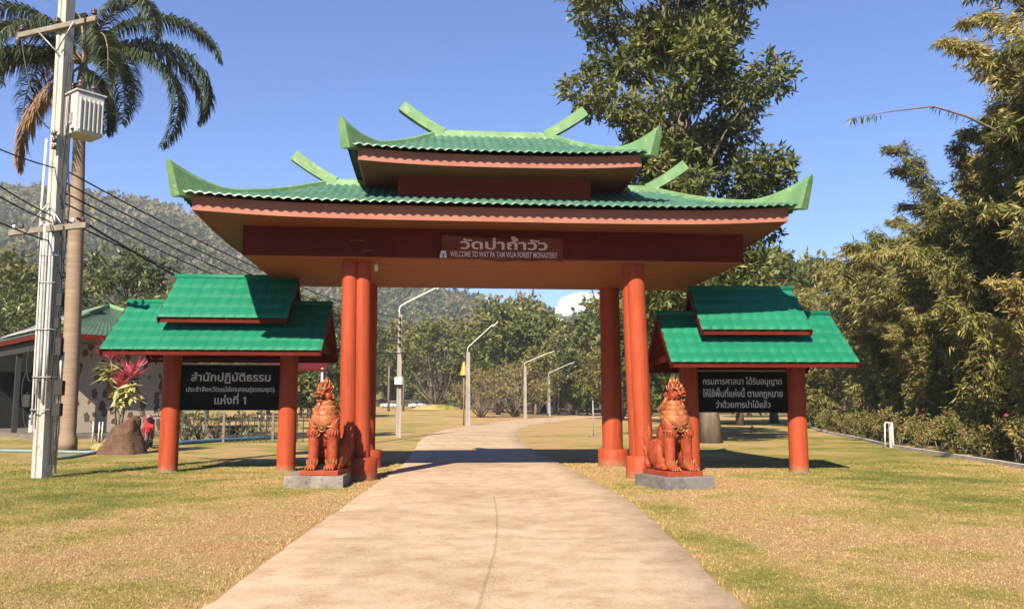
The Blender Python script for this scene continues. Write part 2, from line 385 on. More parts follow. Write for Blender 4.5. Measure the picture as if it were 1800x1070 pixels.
for i in range(len(L_)-1):
    for k in range(K-1): rf.append((i*K+k, i*K+k+1, (i+1)*K+k+1, (i+1)*K+k))
tag(link('road', np_mesh('road', rv, rf, M['road'], False)), kind='structure')
def road_edges(y):
    xl = np.interp(y, [p.y for p in L_[:200]], [p.x for p in L_[:200]]); xr = np.interp(y, [p.y for p in R_[:200]], [p.x for p in R_[:200]])
    return xl, xr

# short grass blades on the near lawn
def grass():
    n = 300000
    y = 5.2 + (26-5.2)*rng.random(n)**1.5
    x = (rng.random(n)*2-1)*(y*0.66+0.5)
    xl, xr = road_edges(y)
    wob = 0.07*np.sin(y*9.1)+0.06*np.sin(y*23.0)+0.05*rng.standard_normal(n)
    keep = (x < xl-0.02+wob*0.6) | (x > xr+0.02+wob*0.6)
    x, y = x[keep], y[keep]; n = len(x)
    h = (0.006+0.013*rng.random(n))*(1+0.03*(y-5)); wd = (0.003+0.0025*rng.random(n))*(1+0.08*(y-5)); a = rng.random(n)*2*PI
    lean = h*(0.3+1.6*rng.random(n)); la = rng.random(n)*2*PI
    # taller and greener tufts along the path edge
    xl, xr = road_edges(y); d = np.minimum(np.abs(x-xl), np.abs(x-xr)); h *= 1+1.5*np.exp(-d/0.10)
    V = np.zeros((n, 3, 3)); V[:, 0] = np.c_[x-np.cos(a)*wd, y-np.sin(a)*wd, np.full(n, -0.004)]; V[:, 1] = np.c_[x+np.cos(a)*wd, y+np.sin(a)*wd, np.full(n, -0.004)]
    V[:, 2] = np.c_[x+np.cos(la)*lean, y+np.sin(la)*lean, h]
    F = np.arange(n*3).reshape(n, 3)
    return np_mesh('grass', V.reshape(-1, 3), F, M['blade'], False, rng.random(n))
tag(link('grass', grass()), kind='stuff')

# forested hill on the left, falling to the right; a far mountain painted haze blue; both real terrain
SKY_PX = [(-1500, 330), (-600, 300), (-200, 318), (0, 318), (75, 316), (130, 330), (185, 338), (240, 350), (300, 360), (350, 392), (430, 455), (540, 490), (670, 500), (760, 512), (840, 532), (920, 580), (1050, 640), (1400, 690), (2000, 700)]
def hill_fn(px, t):
    """azimuth (photo column) and 0..1 from foot to ridge"""
    yy = np.interp(px, [p[0] for p in SKY_PX], [p[1] for p in SKY_PX])
    Yr = 760.0; Yf = 250.0
    zr = (716-yy)*Yr/1500.0*0.985 + EYE
    Y = Yf + (Yr-Yf)*t
    prof = t**1.25*(1-0.12*np.sin(t*PI))
    X = (px-900)/1500.0*Y
    g = 16*np.sin(px*0.013+t*4.0)*np.sin(t*PI) + 7*np.sin(px*0.041+t*9.0+1.7)*np.sin(t*PI)
    return X, Y, 1.0 + zr*prof + g*np.minimum(1, zr/90)
def hill():
    pxs = np.linspace(-1500, 2000, 180); ts = np.linspace(0, 1, 44)
    V = []
    for t in ts:
        X, Y, Z = hill_fn(pxs, np.full_like(pxs, t)); V.append(np.c_[X, np.full_like(pxs, Y) if np.isscalar(Y) else Y, Z])
    # the back of the hill
    X, Y, Z = hill_fn(pxs, np.ones_like(pxs)); V.append(np.c_[X*1.3, Y+250, Z*0.5-5])
    V = np.concatenate(V); n = len(pxs); F = [(j*n+i, j*n+i+1, (j+1)*n+i+1, (j+1)*n+i) for j in range(len(ts)) for i in range(n-1)]
    return np_mesh('hill', V, F, M['hillside'], True)
M['hillside'] = surf('hillside_scrub', (0.15, 0.14, 0.07), (0.07, 0.08, 0.036), 0.02, 0.95, c3=(0.16, 0.12, 0.075), bscale=0.15, bump=0.6, bdist=3)
tag(link('hill', hill()), kind='structure')
M['hill_leaf'] = leafmat('hill_canopy', [(0.0, (0.022, 0.034, 0.012)), (0.35, (0.046, 0.056, 0.021)), (0.6, (0.080, 0.077, 0.038)), (0.8, (0.115, 0.096, 0.062)), (1.0, (0.13, 0.12, 0.03))], 0.15, 0.8)

def leaf_quads(P, D, N, Lh, Wd):
    """diamond leaves: base P, direction D, side from N"""
    S = np.cross(D, N); S /= np.linalg.norm(S, axis=1, keepdims=True)+1e-9
    Lh = Lh[:, None]; Wd = Wd[:, None]
    mid = P + D*Lh*0.45
    V = np.stack([P, mid+S*Wd*0.5, P+D*Lh, mid-S*Wd*0.5], 1)
    n = len(P); return V.reshape(-1, 3), np.arange(n*4).reshape(n, 4)
def unit(a): return a/(np.linalg.norm(a, axis=1, keepdims=True)+1e-9)

def hill_forest():
    n = 9500
    px = -350 + 1350*rng.random(n); t = rng.random(n)**0.8*1.0
    X, Y, Z = hill_fn(px, t)
    ok = (Z > 4); px, t, X, Y, Z = (a[ok] for a in (px, t, X, Y, Z)); n = len(X)
    r = 2.6+3.6*rng.random(n)**2; tall = r*(0.9+0.9*rng.random(n))
    kt = np.array([mnoise.noise((a*0.012, b*0.012, 0.3)) for a, b in zip(X, Y)])
    ctint = np.clip(0.40 + 0.5*kt + 0.25*rng.standard_normal(n) + 0.10*(t-0.4), 0, 1)
    m = 26
    u = rng.standard_normal((n, m, 3)); u /= np.linalg.norm(u, axis=2, keepdims=True); u[..., 2] = np.abs(u[..., 2])*1.1-0.15
    rad = (0.55+0.5*rng.random((n, m)))[..., None]
    P = np.stack([X, Y, Z], 1)[:, None, :] + u*rad*np.stack([r, r, tall], 1)[:, None, :] + np.array([0, 0, 1.2])
    D = unit(rng.standard_normal((n*m, 3))); Nn = unit(u.reshape(-1, 3)+0.5*rng.standard_normal((n*m, 3)))
    Lh = (np.repeat(r, m)*(0.55+0.5*rng.random(n*m))); V, F = leaf_quads(P.reshape(-1, 3), D, Nn, Lh, Lh*0.75)
    tint = np.clip(np.repeat(ctint, m)+0.1*rng.standard_normal(n*m), 0, 1)
    return np_mesh('hill_forest', V, F, M['hill_leaf'], False, tint)
tag(link('hill_forest', hill_forest()), kind='stuff')

def far_mountain():
    xs = np.linspace(-1500, 3600, 120); V = []; ny = 14
    for j in range(ny):
        v = j/(ny-1)
        for x in xs:
            pk = 560*math.exp(-((x-460)/420.0)**2) + 420*math.exp(-((x-1500)/700.0)**2) + 300*math.exp(-((x+700)/500.0)**2)
            pk *= 1+0.10*mnoise.noise((x*0.006, 2, 0)) + 0.04*mnoise.noise((x*0.03, 5, 0))
            z = pk*math.sin(v*PI*0.5)*(1+0.05*mnoise.noise((x*0.01, v*5, 1)))
            V.append((x*0.32, 1376+v*200, z*0.32-4))
    n = len(xs); F = [(j*n+i, j*n+i+1, (j+1)*n+i+1, (j+1)*n+i) for j in range(ny-1) for i in range(n-1)]
    return np_mesh('mountain', V, F, surf('haze_blue_forest', (0.09, 0.13, 0.16), (0.07, 0.10, 0.13), 0.004, 0.95, bump=0), True)  # forest colour shifted to blue: distance haze put into it
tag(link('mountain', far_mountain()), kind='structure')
def cloud():
    mb = MB(); r = random.Random(3)
    for i in range(46):
        x = 470 + r.gauss(0, 150); h = 150*math.exp(-((x-470)/190)**2)
        s = 38+50*r.random(); mb.ball((x, 5600+r.uniform(-90, 90), 520+h*r.random()*1.3), (s*1.4, s, s*0.85), None, 14, 9)
    m, t, p, o = _new('cloud_white'); p.inputs['Base Color'].default_value = (0.55, 0.55, 0.56, 1); p.inputs['Roughness'].default_value = 1; p.inputs['Specular IOR Level'].default_value = 0
    p.inputs['Subsurface Weight'].default_value = 0.0
    return mb.build('cloud', m)
tag(cloud(), kind='structure')

# ------------------------------------------------------------------ the gateway
GC = (-0.24, 19.61); GYAW = R(5.0)
gate = empty('gateway', (GC[0], GC[1], 0), GYAW, 'monumental red gateway with two-tiered green tiled roof and upswept ridge horns spanning the concrete path', 'gateway')

def eave_lift(dist, v, A, L):                      # corners sweep up
    return A*math.exp(-(max(dist, 0)/L)**1.3)*(1-v)**1.6
def sweep(mb, path, wid, hts, tops=None):
    """ridge cap with a house-shaped section: path of base points, per-point half-width, height, and top shift"""
    n = len(path); vs = []; fs = []
    for i, p in enumerate(path):
        p = Vector(p); t = Vector(path[min(i+1, n-1)]) - Vector(path[max(i-1, 0)]); t.z = 0; t.normalize(); s = Vector((t.y, -t.x, 0))
        w_, h = wid[i], hts[i]; tp = Vector(tops[i]) if tops else Vector((0, 0, 0))
        vs += [p+s*w_-Vector((0, 0, 0.1)), p+s*w_*0.72+Vector((0, 0, h*0.78))+tp*0.8, p+s*w_*0.30+Vector((0, 0, h))+tp, p-s*w_*0.30+Vector((0, 0, h))+tp, p-s*w_*0.72+Vector((0, 0, h*0.78))+tp*0.8, p-s*w_-Vector((0, 0, 0.1))]
    for i in range(n-1):
        for k in range(6): fs.append((i*6+k, i*6+(k+1) % 6, (i+1)*6+(k+1) % 6, (i+1)*6+k))
    mb.add(vs, fs); mb.add(vs[:6], [(0, 1, 2, 3, 4, 5)]); mb.add(vs[-6:], [(5, 4, 3, 2, 1, 0)])

def hip_roof(x0, x1, y0, y1, rx0, rx1, yr, ze, zr, sag, A, L, fas_h, inset, box, horn, fin_h, fin_out, names):
    """curved hip roof; eave rectangle, ridge, and below it fascia and soffit reaching the wall box"""
    cx = (x0+x1)/2
    def zprof(v): return ze - 0.015 + (zr-ze)*v - sag*math.sin(PI*v)
    def slope(s0, s1, r0, r1, D, mp, n_c, pw, name):
        mb = MB(); nsx = int(round((s1-s0)/pw))*6; S = [s0+(s1-s0)*i/nsx for i in range(nsx+1)]
        rows = [(0.0, -1)]
        for c in range(n_c): rows += [((c+f)/n_c, f) for f in (0.0, 0.5, 0.985)]
        vs = []
        for v, f in rows:
            lo = s0+(r0-s0)*v; hi = s1+(r1-s1)*v
            for s in S:
                q = min(max(s, lo), hi)
                wave = 0.048*abs(math.sin(PI*(q-s0)/pw))
                step = 0.022*(1-max(f, 0))
                z = zprof(v) + eave_lift(min(q-lo, hi-q), v, A, L) + wave + step
                if f == -1: z -= 0.045
                vs.append(mp(q, v*D, z))
        fs = []; n = len(S)
        for j in range(len(rows)-1):
            for i in range(n-1):
                a, b, c, d = j*n+i, j*n+i+1, (j+1)*n+i+1, (j+1)*n+i
                if (Vector(vs[a])-Vector(vs[b])).length < 1e-4 and (Vector(vs[c])-Vector(vs[d])).length < 1e-4: continue
                fs.append((a, b, c, d))
        me = np_mesh(name, vs, fs, M['glaze'], True)
        return me
    D = yr-y0; E_ = y1-yr; n_c = max(5, int(round(math.hypot(D, zr-ze)/0.30)))
    root = link(names[0], slope(x0, x1, rx0, rx1, D, lambda s, d, z: (s, y0+d, z), n_c, 0.20, 'tiles_front'), gate)
    link('tile_slope', slope(x0, x1, rx0, rx1, E_, lambda s, d, z: (s, y1-d, z), n_c, 0.225, 'tiles_back'), root)
    Dl = rx0-x0; Dr = x1-rx1
    link('tile_slope', slope(y0, y1, yr-0.001, yr+0.001, Dl, lambda s, d, z: (x0+d, s, z), n_c, 0.225, 'tiles_left'), root)
    link('tile_slope', slope(y0, y1, yr-0.001, yr+0.001, Dr, lambda s, d, z: (x1-d, s, z), n_c, 0.225, 'tiles_right'), root)
    # hip ridges ending in swept-up fins
    for (cx_, cy_, rx_) in ((x0, y0, rx0), (x1, y0, rx1), (x0, y1, rx0), (x1, y1, rx1)):
        path = []; wd = []; ht = []; tp = []; o = Vector((cx_-rx_, cy_-yr, 0)).normalized()
        for i in range(27):
            v = 1-i/26.0; p = Vector((cx_+(rx_-cx_)*v, cy_+(yr-cy_)*v, zprof(v)+eave_lift(0, v, A, L)))
            k = max(0.0, (0.36-v)/0.36)
            path.append(p); wd.append(0.10+0.03*k); ht.append(0.13+fin_h*k**1.9); tp.append(o*(fin_out*k**2.2)*1.0)
        mb = MB(); sweep(mb, path, wd, ht, tp); mb.build('hip_ridge', M['ridge_green'], root)
    # main ridge and the two horns
    mb = MB(); sweep(mb, [(rx0-0.05, yr, zr-0.02), (cx, yr, zr-0.035), (rx1+0.05, yr, zr-0.02)], [0.13]*3, [0.17]*3); mb.build('ridge_cap', M['ridge_green'], root)
    for sx, rx_ in ((-1, rx0), (1, rx1)):
        mb = MB(); P_ = []
        for i in range(11):
            u = i/10; P_.append(Vector((rx_+sx*(-0.25+(horn[0]+0.25)*u), yr, zr+0.06+horn[1]*(0.6*u+0.4*u**1.6))))
        n = len(P_); vs = []; fs = []
        for i, p in enumerate(P_):
            t = (P_[min(i+1, n-1)]-P_[max(i-1, 0)]).normalized(); up = Vector((-t.z*sx, 0, t.x*sx)); h = 0.23+0.04*i/10; wv = 0.11+0.03*i/10
            vs += [p+Vector((0, -wv, 0))-up*h*0.5, p+Vector((0, -wv, 0))+up*h*0.5, p+Vector((0, wv, 0))+up*h*0.5, p+Vector((0, wv, 0))-up*h*0.5]
        for i in range(n-1):
            for k in range(4): fs.append((i*4+k, i*4+(k+1) % 4, (i+1)*4+(k+1) % 4, (i+1)*4+k))
        mb.add(vs, fs); mb.add(vs[:4], [(0, 1, 2, 3)]); mb.add(vs[-4:], [(3, 2, 1, 0)])
        mb.build('ridge_horn', M['ridge_green'], root)
    # fascia ring, soffit ring
    fa = MB(); so_ = MB(); top = -0.03
    ex = (x0+inset, x1-inset, y0+inset, y1-inset)
    def ring(side, n=40):
        o = []
        for i in range(n+1):
            u = i/n
            if side == 0: p = (ex[0]+(ex[1]-ex[0])*u, ex[2]); q = (box[0]+(box[1]-box[0])*u, box[2])
            elif side == 1: p = (ex[1], ex[2]+(ex[3]-ex[2])*u); q = (box[1], box[2]+(box[3]-box[2])*u)
            elif side == 2: p = (ex[1]-(ex[1]-ex[0])*u, ex[3]); q = (box[1]-(box[1]-box[0])*u, box[3])
            else: p = (ex[0], ex[3]-(ex[3]-ex[2])*u); q = (box[0], box[3]-(box[3]-box[2])*u)
            ln = (ex[1]-ex[0]) if side % 2 == 0 else (ex[3]-ex[2]); d = min(u, 1-u)*ln
            o.append((p, q, eave_lift(d, 0, A, L)))
        return o
    for sd in range(4):
        rg = ring(sd); nrm = ((0, -1), (1, 0), (0, 1), (-1, 0))[sd]; vs = []; fs = []; sv = []; sf = []
        tk = 0.05
        for p, q, lf in rg:
            zt, zb = ze+top+lf, ze+top+lf-fas_h
            vs += [(p[0], p[1], zt), (p[0], p[1], zb), (p[0]-nrm[0]*tk, p[1]-nrm[1]*tk, zb), (p[0]-nrm[0]*tk, p[1]-nrm[1]*tk, zt)]
            sv += [(p[0]-nrm[0]*tk*0.5, p[1]-nrm[1]*tk*0.5, zb+0.02), (q[0], q[1], ze+top-fas_h+0.02)]
        for i in range(len(rg)-1):
            for k in range(4): fs.append((i*4+k, i*4+(k+1) % 4, (i+1)*4+(k+1) % 4, (i+1)*4+k))
            sf.append((i*2, i*2+1, i*2+3, i*2+2))
        fa.add(vs, fs); so_.add(sv, sf)
    fa.build('fascia', M['fascia'], root); so_.build('soffit', M['soffit_panel'], root)
    return root

# wall box of the lower tier, closed below with planks
LB = (-5.80, 5.62, -0.47, 4.31)
hip_roof(-6.92, 6.58, -1.72, 5.56, -4.33, 4.18, 1.92, 5.935, 7.22, 0.13, 0.13, 1.5, 0.31, 0.27, LB, (0.80, 0.66), 0.50, 0.22, ('lower_roof',))
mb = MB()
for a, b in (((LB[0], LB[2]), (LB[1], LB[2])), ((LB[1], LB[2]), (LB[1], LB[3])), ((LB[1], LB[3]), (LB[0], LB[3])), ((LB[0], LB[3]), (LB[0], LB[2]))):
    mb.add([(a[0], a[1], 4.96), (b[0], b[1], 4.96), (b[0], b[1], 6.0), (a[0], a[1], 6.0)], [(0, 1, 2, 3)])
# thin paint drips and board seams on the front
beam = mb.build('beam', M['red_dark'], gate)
for x, z, L in ((-5.3, 5.70, 0.55), (-3.3, 5.32, 0.30), (1.15, 5.75, 0.28), (-3.05, 5.10, 0.24)):
    mb_ = MB(); mb_.box((x, LB[2]-0.004, z), (L, 0.006, 0.010)); mb_.build('seam', M['fascia'], beam)
mb = MB(); mb.box(((LB[0]+LB[1])/2, (LB[2]+LB[3])/2, 4.945), (LB[1]-LB[0]-0.06, LB[3]-LB[2]-0.06, 0.03)); mb.build('plank_ceiling', M['plank'], gate)
# upper tier
UB = (-2.45, 2.18, 0.36, 3.48)
hip_roof(-3.54, 3.42, -0.95, 4.79, -1.62, 1.50, 1.92, 7.325, 8.58, 0.13, 0.10, 1.1, 0.28, 0.24, UB, (0.82, 0.68), 0.42, 0.20, ('upper_roof',))
mb = MB()
for a, b in (((UB[0], UB[2]), (UB[1], UB[2])), ((UB[1], UB[2]), (UB[1], UB[3])), ((UB[1], UB[3]), (UB[0], UB[3])), ((UB[0], UB[3]), (UB[0], UB[2]))):
    mb.add([(a[0], a[1], 6.2), (b[0], b[1], 6.2), (b[0], b[1], 7.45), (a[0], a[1], 7.45)], [(0, 1, 2, 3)])
mb.build('upper_wall', M['brown_red'], gate)

def column(shafts, plinth, top=4.94, r=0.185, ph=0.5, pr=0.36, square=False):
    root = None
    for (xb, yb), (xt, yt) in shafts:
        m_ = MB(); n = 12; m_.tube([(xb+(xt-xb)*i/n, yb+(yt-yb)*i/n, top*i/n) for i in range(n+1)], [r*(1.04-0.05*i/n) for i in range(n+1)], 28, False)
        o = m_.build('column', M['red'], gate)
        root = root or o
    m_ = MB(); m_.lathe([(pr, 0), (pr, ph-0.02), (pr-0.02, ph), (0.05, ph)], (plinth[0], plinth[1], 0), 32)
    m_.build('plinth', M['red'], root)
column([((-3.44, 0), (-3.48, 0)), ((-3.13, 0.05), (-3.20, 0.05))], (-3.20, 0.03), pr=0.42)
column([((3.30, 0.0), (3.14, 0.0)), ((3.22, 0.12), (3.06, 0.12))], (3.22, 0.05), r=0.215, pr=0.34)
column([((-3.40, 4.05), (-3.40, 4.05))], (-3.36, 4.05), r=0.27, pr=0.42, ph=0.47)
column([((3.40, 4.05), (3.36, 4.05))], (3.40, 4.05), r=0.275, pr=0.415, ph=0.47)
# small floodlight fixed beside the left column head
mb = MB(); mb.box((-2.90, 0.15, 4.80), (0.08, 0.14, 0.13)); mb.box((-2.90, 0.15, 4.90), (0.03, 0.03, 0.1))
mb.build('floodlight', M['white_paint'], gate)

# ------------------------------------------------------------------ lettering
TONES = set('่้๊๋์'); UPV = set('ัิีึื'); 
def _text_me(s, size=1.0, off=0.0):
    c = bpy.data.curves.new('lettering', 'FONT'); c.body = s; c.size = size; c.offset = off; c.extrude = 0.006; c.resolution_u = 3
    o = bpy.data.objects.new('lettering', c); COL.objects.link(o)
    dg = bpy.context.evaluated_depsgraph_get(); me = bpy.data.meshes.new_from_object(o.evaluated_get(dg))
    bpy.data.objects.remove(o); bpy.data.curves.remove(c); return me
def _maxx(s):
    me = _text_me(s); x = max(v.co.x for v in me.vertices); bpy.data.meshes.remove(me); return x
def lettering(s, width, height, m, parent, loc, off=0.012, name='lettering', flag=False):
    """raised letters, width x height in metres, lower left reading along +x in the parent's x-z plane"""
    body = ''; tones = []
    for i, ch in enumerate(s):
        nxt = s[i+1] if i+1 < len(s) else ''
        if ch in TONES and ((body and body[-1] in UPV) or nxt == 'ำ'): tones.append((len(body), ch))
        else: body += ch
    bm = bmesh.new(); me = _text_me(body, 1.0, off); bm.from_mesh(me)
    w0 = max(v.co.x for v in me.vertices); x0 = min(v.co.x for v in me.vertices); bpy.data.meshes.remove(me)
    for k, ch in tones:
        adv = _maxx(body[:k]+'ก')-_maxx('ก'); tm = _text_me(ch, 0.9, off)
        for v in tm.vertices: v.co.x += adv; v.co.y += 0.235
        bm.from_mesh(tm); bpy.data.meshes.remove(tm)
    if flag:
        xs = w0; vs = [bm.verts.new((xs-0.07+a, b, c)) for a, b, c in ((-0.02, 0.70, 0.006), (-0.20, 0.56, 0.006), (-0.20, 0.48, 0.006), (-0.02, 0.58, 0.006))]; bm.faces.new(vs)
    sx = width/(w0-x0)
    for v in bm.verts: v.co = Vector(((v.co.x-(x0+w0)/2)*sx, -v.co.z, v.co.y*height/0.7))
    o_me = bpy.data.meshes.new(name); bm.to_mesh(o_me); bm.free(); o_me.materials.append(m)
    return link(name, o_me, parent, loc)

# carved name board on the beam
wl = gate.matrix_world
bx0 = (-0.235)
def gate_world(lx, ly, lz):
    c, s = math.cos(GYAW), math.sin(GYAW); return Vector((GC[0]+lx*c-ly*s, GC[1]+lx*s+ly*c, lz))
wb = empty('name_board', gate_world(-0.02, LB[2]-0.06, 5.17), GYAW, 'carved brown wooden name board with cream Thai and English lettering hung on the gateway beam', 'sign')
mb = MB(); o = []
for i in range(25): u = i/24; o.append((-1.37+2.74*u, -0.255+0.02*math.sin(u*9)+0.015*math.sin(u*23)-0.02*u))
for i in range(25): u = 1-i/24; o.append((-1.37+2.74*u, 0.255+0.025*math.sin(u*7+1)+0.012*math.sin(u*31)-0.01*u))
mb.prism(o, -0.04, 0.03); mb.build('board', M['welcome'], wb)
lettering('วัดป่าถ้ำวัว', 1.98, 0.205, M['letter_pink'], wb, (0.03, -0.045, -0.015), 0.022)
lettering('WELCOME TO WAT PA TAM WUA FOREST MONASTERY', 2.44, 0.125, M['letter_pink'], wb, (0.03, -0.045, -0.20), 0.012)
lp = empty('lamp', gate_world(-1.36, LB[2]-0.12, 4.99), GYAW, 'small white twin lamp at the lower left corner of the carved name board', 'lamp')
mb = MB(); mb.box((0, 0, 0.07), (0.12, 0.07, 0.06)); mb.build('bracket', M['white_paint'], lp)
for sx in (-0.045, 0.045):
    mb = MB(); mb.lathe([(0.012, 0.04), (0.03, 0.03), (0.034, -0.05), (0.0, -0.06)], (sx, -0.02, 0.0), 12); mb.build('bulb_housing', M['white_paint'], lp)

# ------------------------------------------------------------------ two roofed sign shelters
def sign_shelter(loc, yaw, label, wl_, zr_l, ze_l, run_l, uoff, wu, zr_u, ze_u, run_u, posts, board, lines, loff=0.0):
    t = empty('sign_shelter', loc, yaw, label, 'sign shelter')
    def gable(cx, wdt, zr, ze, run, name, n_c, pw=0.27):
        # tile sheet: stepped courses with rounded lower edges
        x0, x1 = cx-wdt/2, cx+wdt/2; nsx = int(round(wdt/pw))*8; S = [x0+wdt*i/nsx for i in range(nsx+1)]
        rows = [(0.0, -1)]
        for c in range(n_c): rows += [((c+f)/n_c, f) for f in (0.0, 0.35, 0.7, 0.985)]
        root = None
        for sd in (-1, 1):
            vs = []
            for v, f in rows:
                for s in S:
                    ph = (s-x0)/pw % 1.0; arch = abs(math.sin(PI*ph))**0.6
                    z = ze+(zr-ze)*v + 0.020*(1-max(f, 0)) + 0.026*arch
                    d = -run*(1-v)
                    if f in (-1, 0.0, 0.985): d -= 0.026*arch; z -= 0.026*arch*(zr-ze)/run
                    if f == -1: z -= 0.04
                    vs.append((s, -sd*d*1.0 if sd > 0 else d, z))
            n = len(S); fs = [(j*n+i, j*n+i+1, (j+1)*n+i+1, (j+1)*n+i) for j in range(len(rows)-1) for i in range(n-1)]
            o = link(name if root is None else 'tile_slope', np_mesh('tile_sheet', vs, fs, M['metal_green'], False), t if root is None else root)
            root = root or o
        mb = MB(); mb.tube([(x0-0.02, 0, zr+0.02), (x1+0.02, 0, zr+0.02)], 0.075, 10); mb.build('ridge_cap', M['metal_green'], root)
        # boarded underside, barge boards
        mb = MB(); th = 0.05
        for sd in (-1, 1):
            mb.add([(x0+0.03, sd*run*0.97, ze-0.06), (x1-0.03, sd*run*0.97, ze-0.06), (x1-0.03, 0, zr-0.06), (x0+0.03, 0, zr-0.06)], [(0, 1, 2, 3)])
        mb.build('underside', M['brown_red'], root)
        mb = MB()
        for xe in (x0+0.02, x1-0.02):
            for sd in (-1, 1):
                a = Vector((xe, sd*run, ze-0.10)); b = Vector((xe, 0, zr-0.08)); dd = b-a; ln = dd.length; ang = math.atan2(dd.z, dd.y)
                mb.box((a+b)/2, (0.035, ln, 0.17), Matrix.Rotation(ang, 3, 'X'))
        for sd in (-1, 1):
            mb.box((cx, sd*(run-0.05), ze-0.085), (wdt-0.1, 0.03, 0.11))
        mb.build('barge_board', M['red_dark'], root)
        return root
    gable(loff, wl_, zr_l, ze_l, run_l, 'lower_roof', 5)
    gable(uoff, wu, zr_u, ze_u, run_u, 'upper_roof', 4)
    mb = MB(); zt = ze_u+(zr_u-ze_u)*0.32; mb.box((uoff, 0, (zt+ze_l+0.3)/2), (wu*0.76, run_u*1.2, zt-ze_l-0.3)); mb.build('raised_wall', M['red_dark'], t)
    for px_ in posts:
        m_ = MB(); m_.tube([(px_, 0, 0), (px_, 0, 1.6), (px_, 0, zr_l-0.25)], [0.235, 0.232, 0.225], 28, False); m_.build('post', M['red'], t)
        m_ = MB(); m_.lathe([(0.26, -0.01), (0.26, 0.025), (0.2, 0.03)], (px_, 0, 0), 24); m_.build('footing', M['concrete'], t)
    mb = MB(); xc = (posts[0]+posts[1])/2
    for sd in (-1, 1):
        mb = MB(); mb.box((loff, sd*(run_l-0.32), ze_l+0.02), (wl_-0.3, 0.10, 0.20)); mb.build('eave_beam', M['red_dark'], t)
    for px_ in (loff-wl_/2+0.18, loff+wl_/2-0.18):
        mb = MB(); mb.box((px_, 0, ze_l+0.14), (0.09, run_l*2-0.5, 0.16)); mb.build('tie_beam', M['red_dark'], t)
    x0, x1, z0, z1 = board
    mb = MB(); mb.box(((x0+x1)/2, 0, (z0+z1)/2), (x1-x0, 0.06, z1-z0)); b = mb.build('board', M['board'], t, bevel=0.006)
    mb = MB(); mb.box(((x0+x1)/2, -0.01, z1+0.02), (x1-x0, 0.03, 0.025)); mb.build('rail', M['steel'], t)
    for s, wdt, h, z, fl in lines:
        lettering(s, wdt, h, M['letter'], b, ((x0+x1)/2, -0.035, z), 0.012, flag=fl)
    return t
sign_shelter((-7.20, 21.9, 0), R(5), 'sign shelter with green tiled double roof carrying the three-line Thai board left of the gateway', 5.12, 4.26, 2.97, 1.75, 0.1-0.02, 3.10, 4.93, 3.78, 1.35,
    (-1.45, 1.46), (-1.24, 1.28, 1.53, 2.68),
    [('สำนักปฏิบัติธรรม', 1.98, 0.20, 2.27, False), ('ประจำจังหวัดแม่ฮ่องสอน(ธรรมยุต)', 2.20, 0.115, 2.005, False), ('แห่งที่ 1', 0.78, 0.19, 1.69, True)], -0.05)
sign_shelter((5.82, 21.65, 0), R(1.0), 'sign shelter with green tiled double roof carrying the black Thai board right of the gateway', 4.42, 3.96, 2.67, 1.70, 0.02, 2.67, 4.60, 3.47, 1.30,
    (-1.36, 1.36), (-1.14, 1.13, 1.48, 2.50),
    [('กรมการศาสนา ได้รับอนุญาต', 2.00, 0.155, 2.18, False), ('ให้ใช้พื้นที่แห่งนี้ ตามกฎหมาย', 2.02, 0.165, 1.87, False), ('ว่าด้วยการป่าไม้แล้ว', 1.38, 0.15, 1.60, False)], 0.06)

# ------------------------------------------------------------------ two guardian lion statues
M['lion_gilt'] = surf('gilded_terracotta', (0.66, 0.24, 0.08), (0.40, 0.075, 0.03), 6, 0.5, spec=0.25, c3=(0.90, 0.56, 0.22), bscale=40, bump=0.4, lo=0.40, hi=0.60)
M['slab'] = surf('red_slab_paint', (0.60, 0.10, 0.040), (0.46, 0.075, 0.032), 3, 0.6, c3=(0.58, 0.20, 0.11), bump=0.1, spec=0.15)
def remesh(mb, voxel, smooth_it=4, m=None, name='body'):
    me0 = bpy.data.meshes.new('tmp'); me0.from_pydata(mb.v, [], mb.f); me0.update()
    o = bpy.data.objects.new('tmp', me0); COL.objects.link(o)
    md = o.modifiers.new('r', 'REMESH'); md.mode = 'VOXEL'; md.voxel_size = voxel; md.use_smooth_shade = True
    ms = o.modifiers.new('s', 'SMOOTH'); ms.iterations = smooth_it; ms.factor = 0.5
    dg = bpy.context.evaluated_depsgraph_get(); me = bpy.data.meshes.new_from_object(o.evaluated_get(dg)); me.name = name
    bpy.data.objects.remove(o); bpy.data.meshes.remove(me0)
    me.materials.clear()
    if m: me.materials.append(m)
    me.polygons.foreach_set('use_smooth', [True]*len(me.polygons)); return me
def capsule(mb, a, b, ra, rb, n=14):
    a, b = Vector(a), Vector(b); mb.ball(a, ra, None, n, 8); mb.ball(b, rb, None, n, 8); mb.tube([a, a.lerp(b, 0.5), b], [ra, (ra+rb)/2, rb], n)
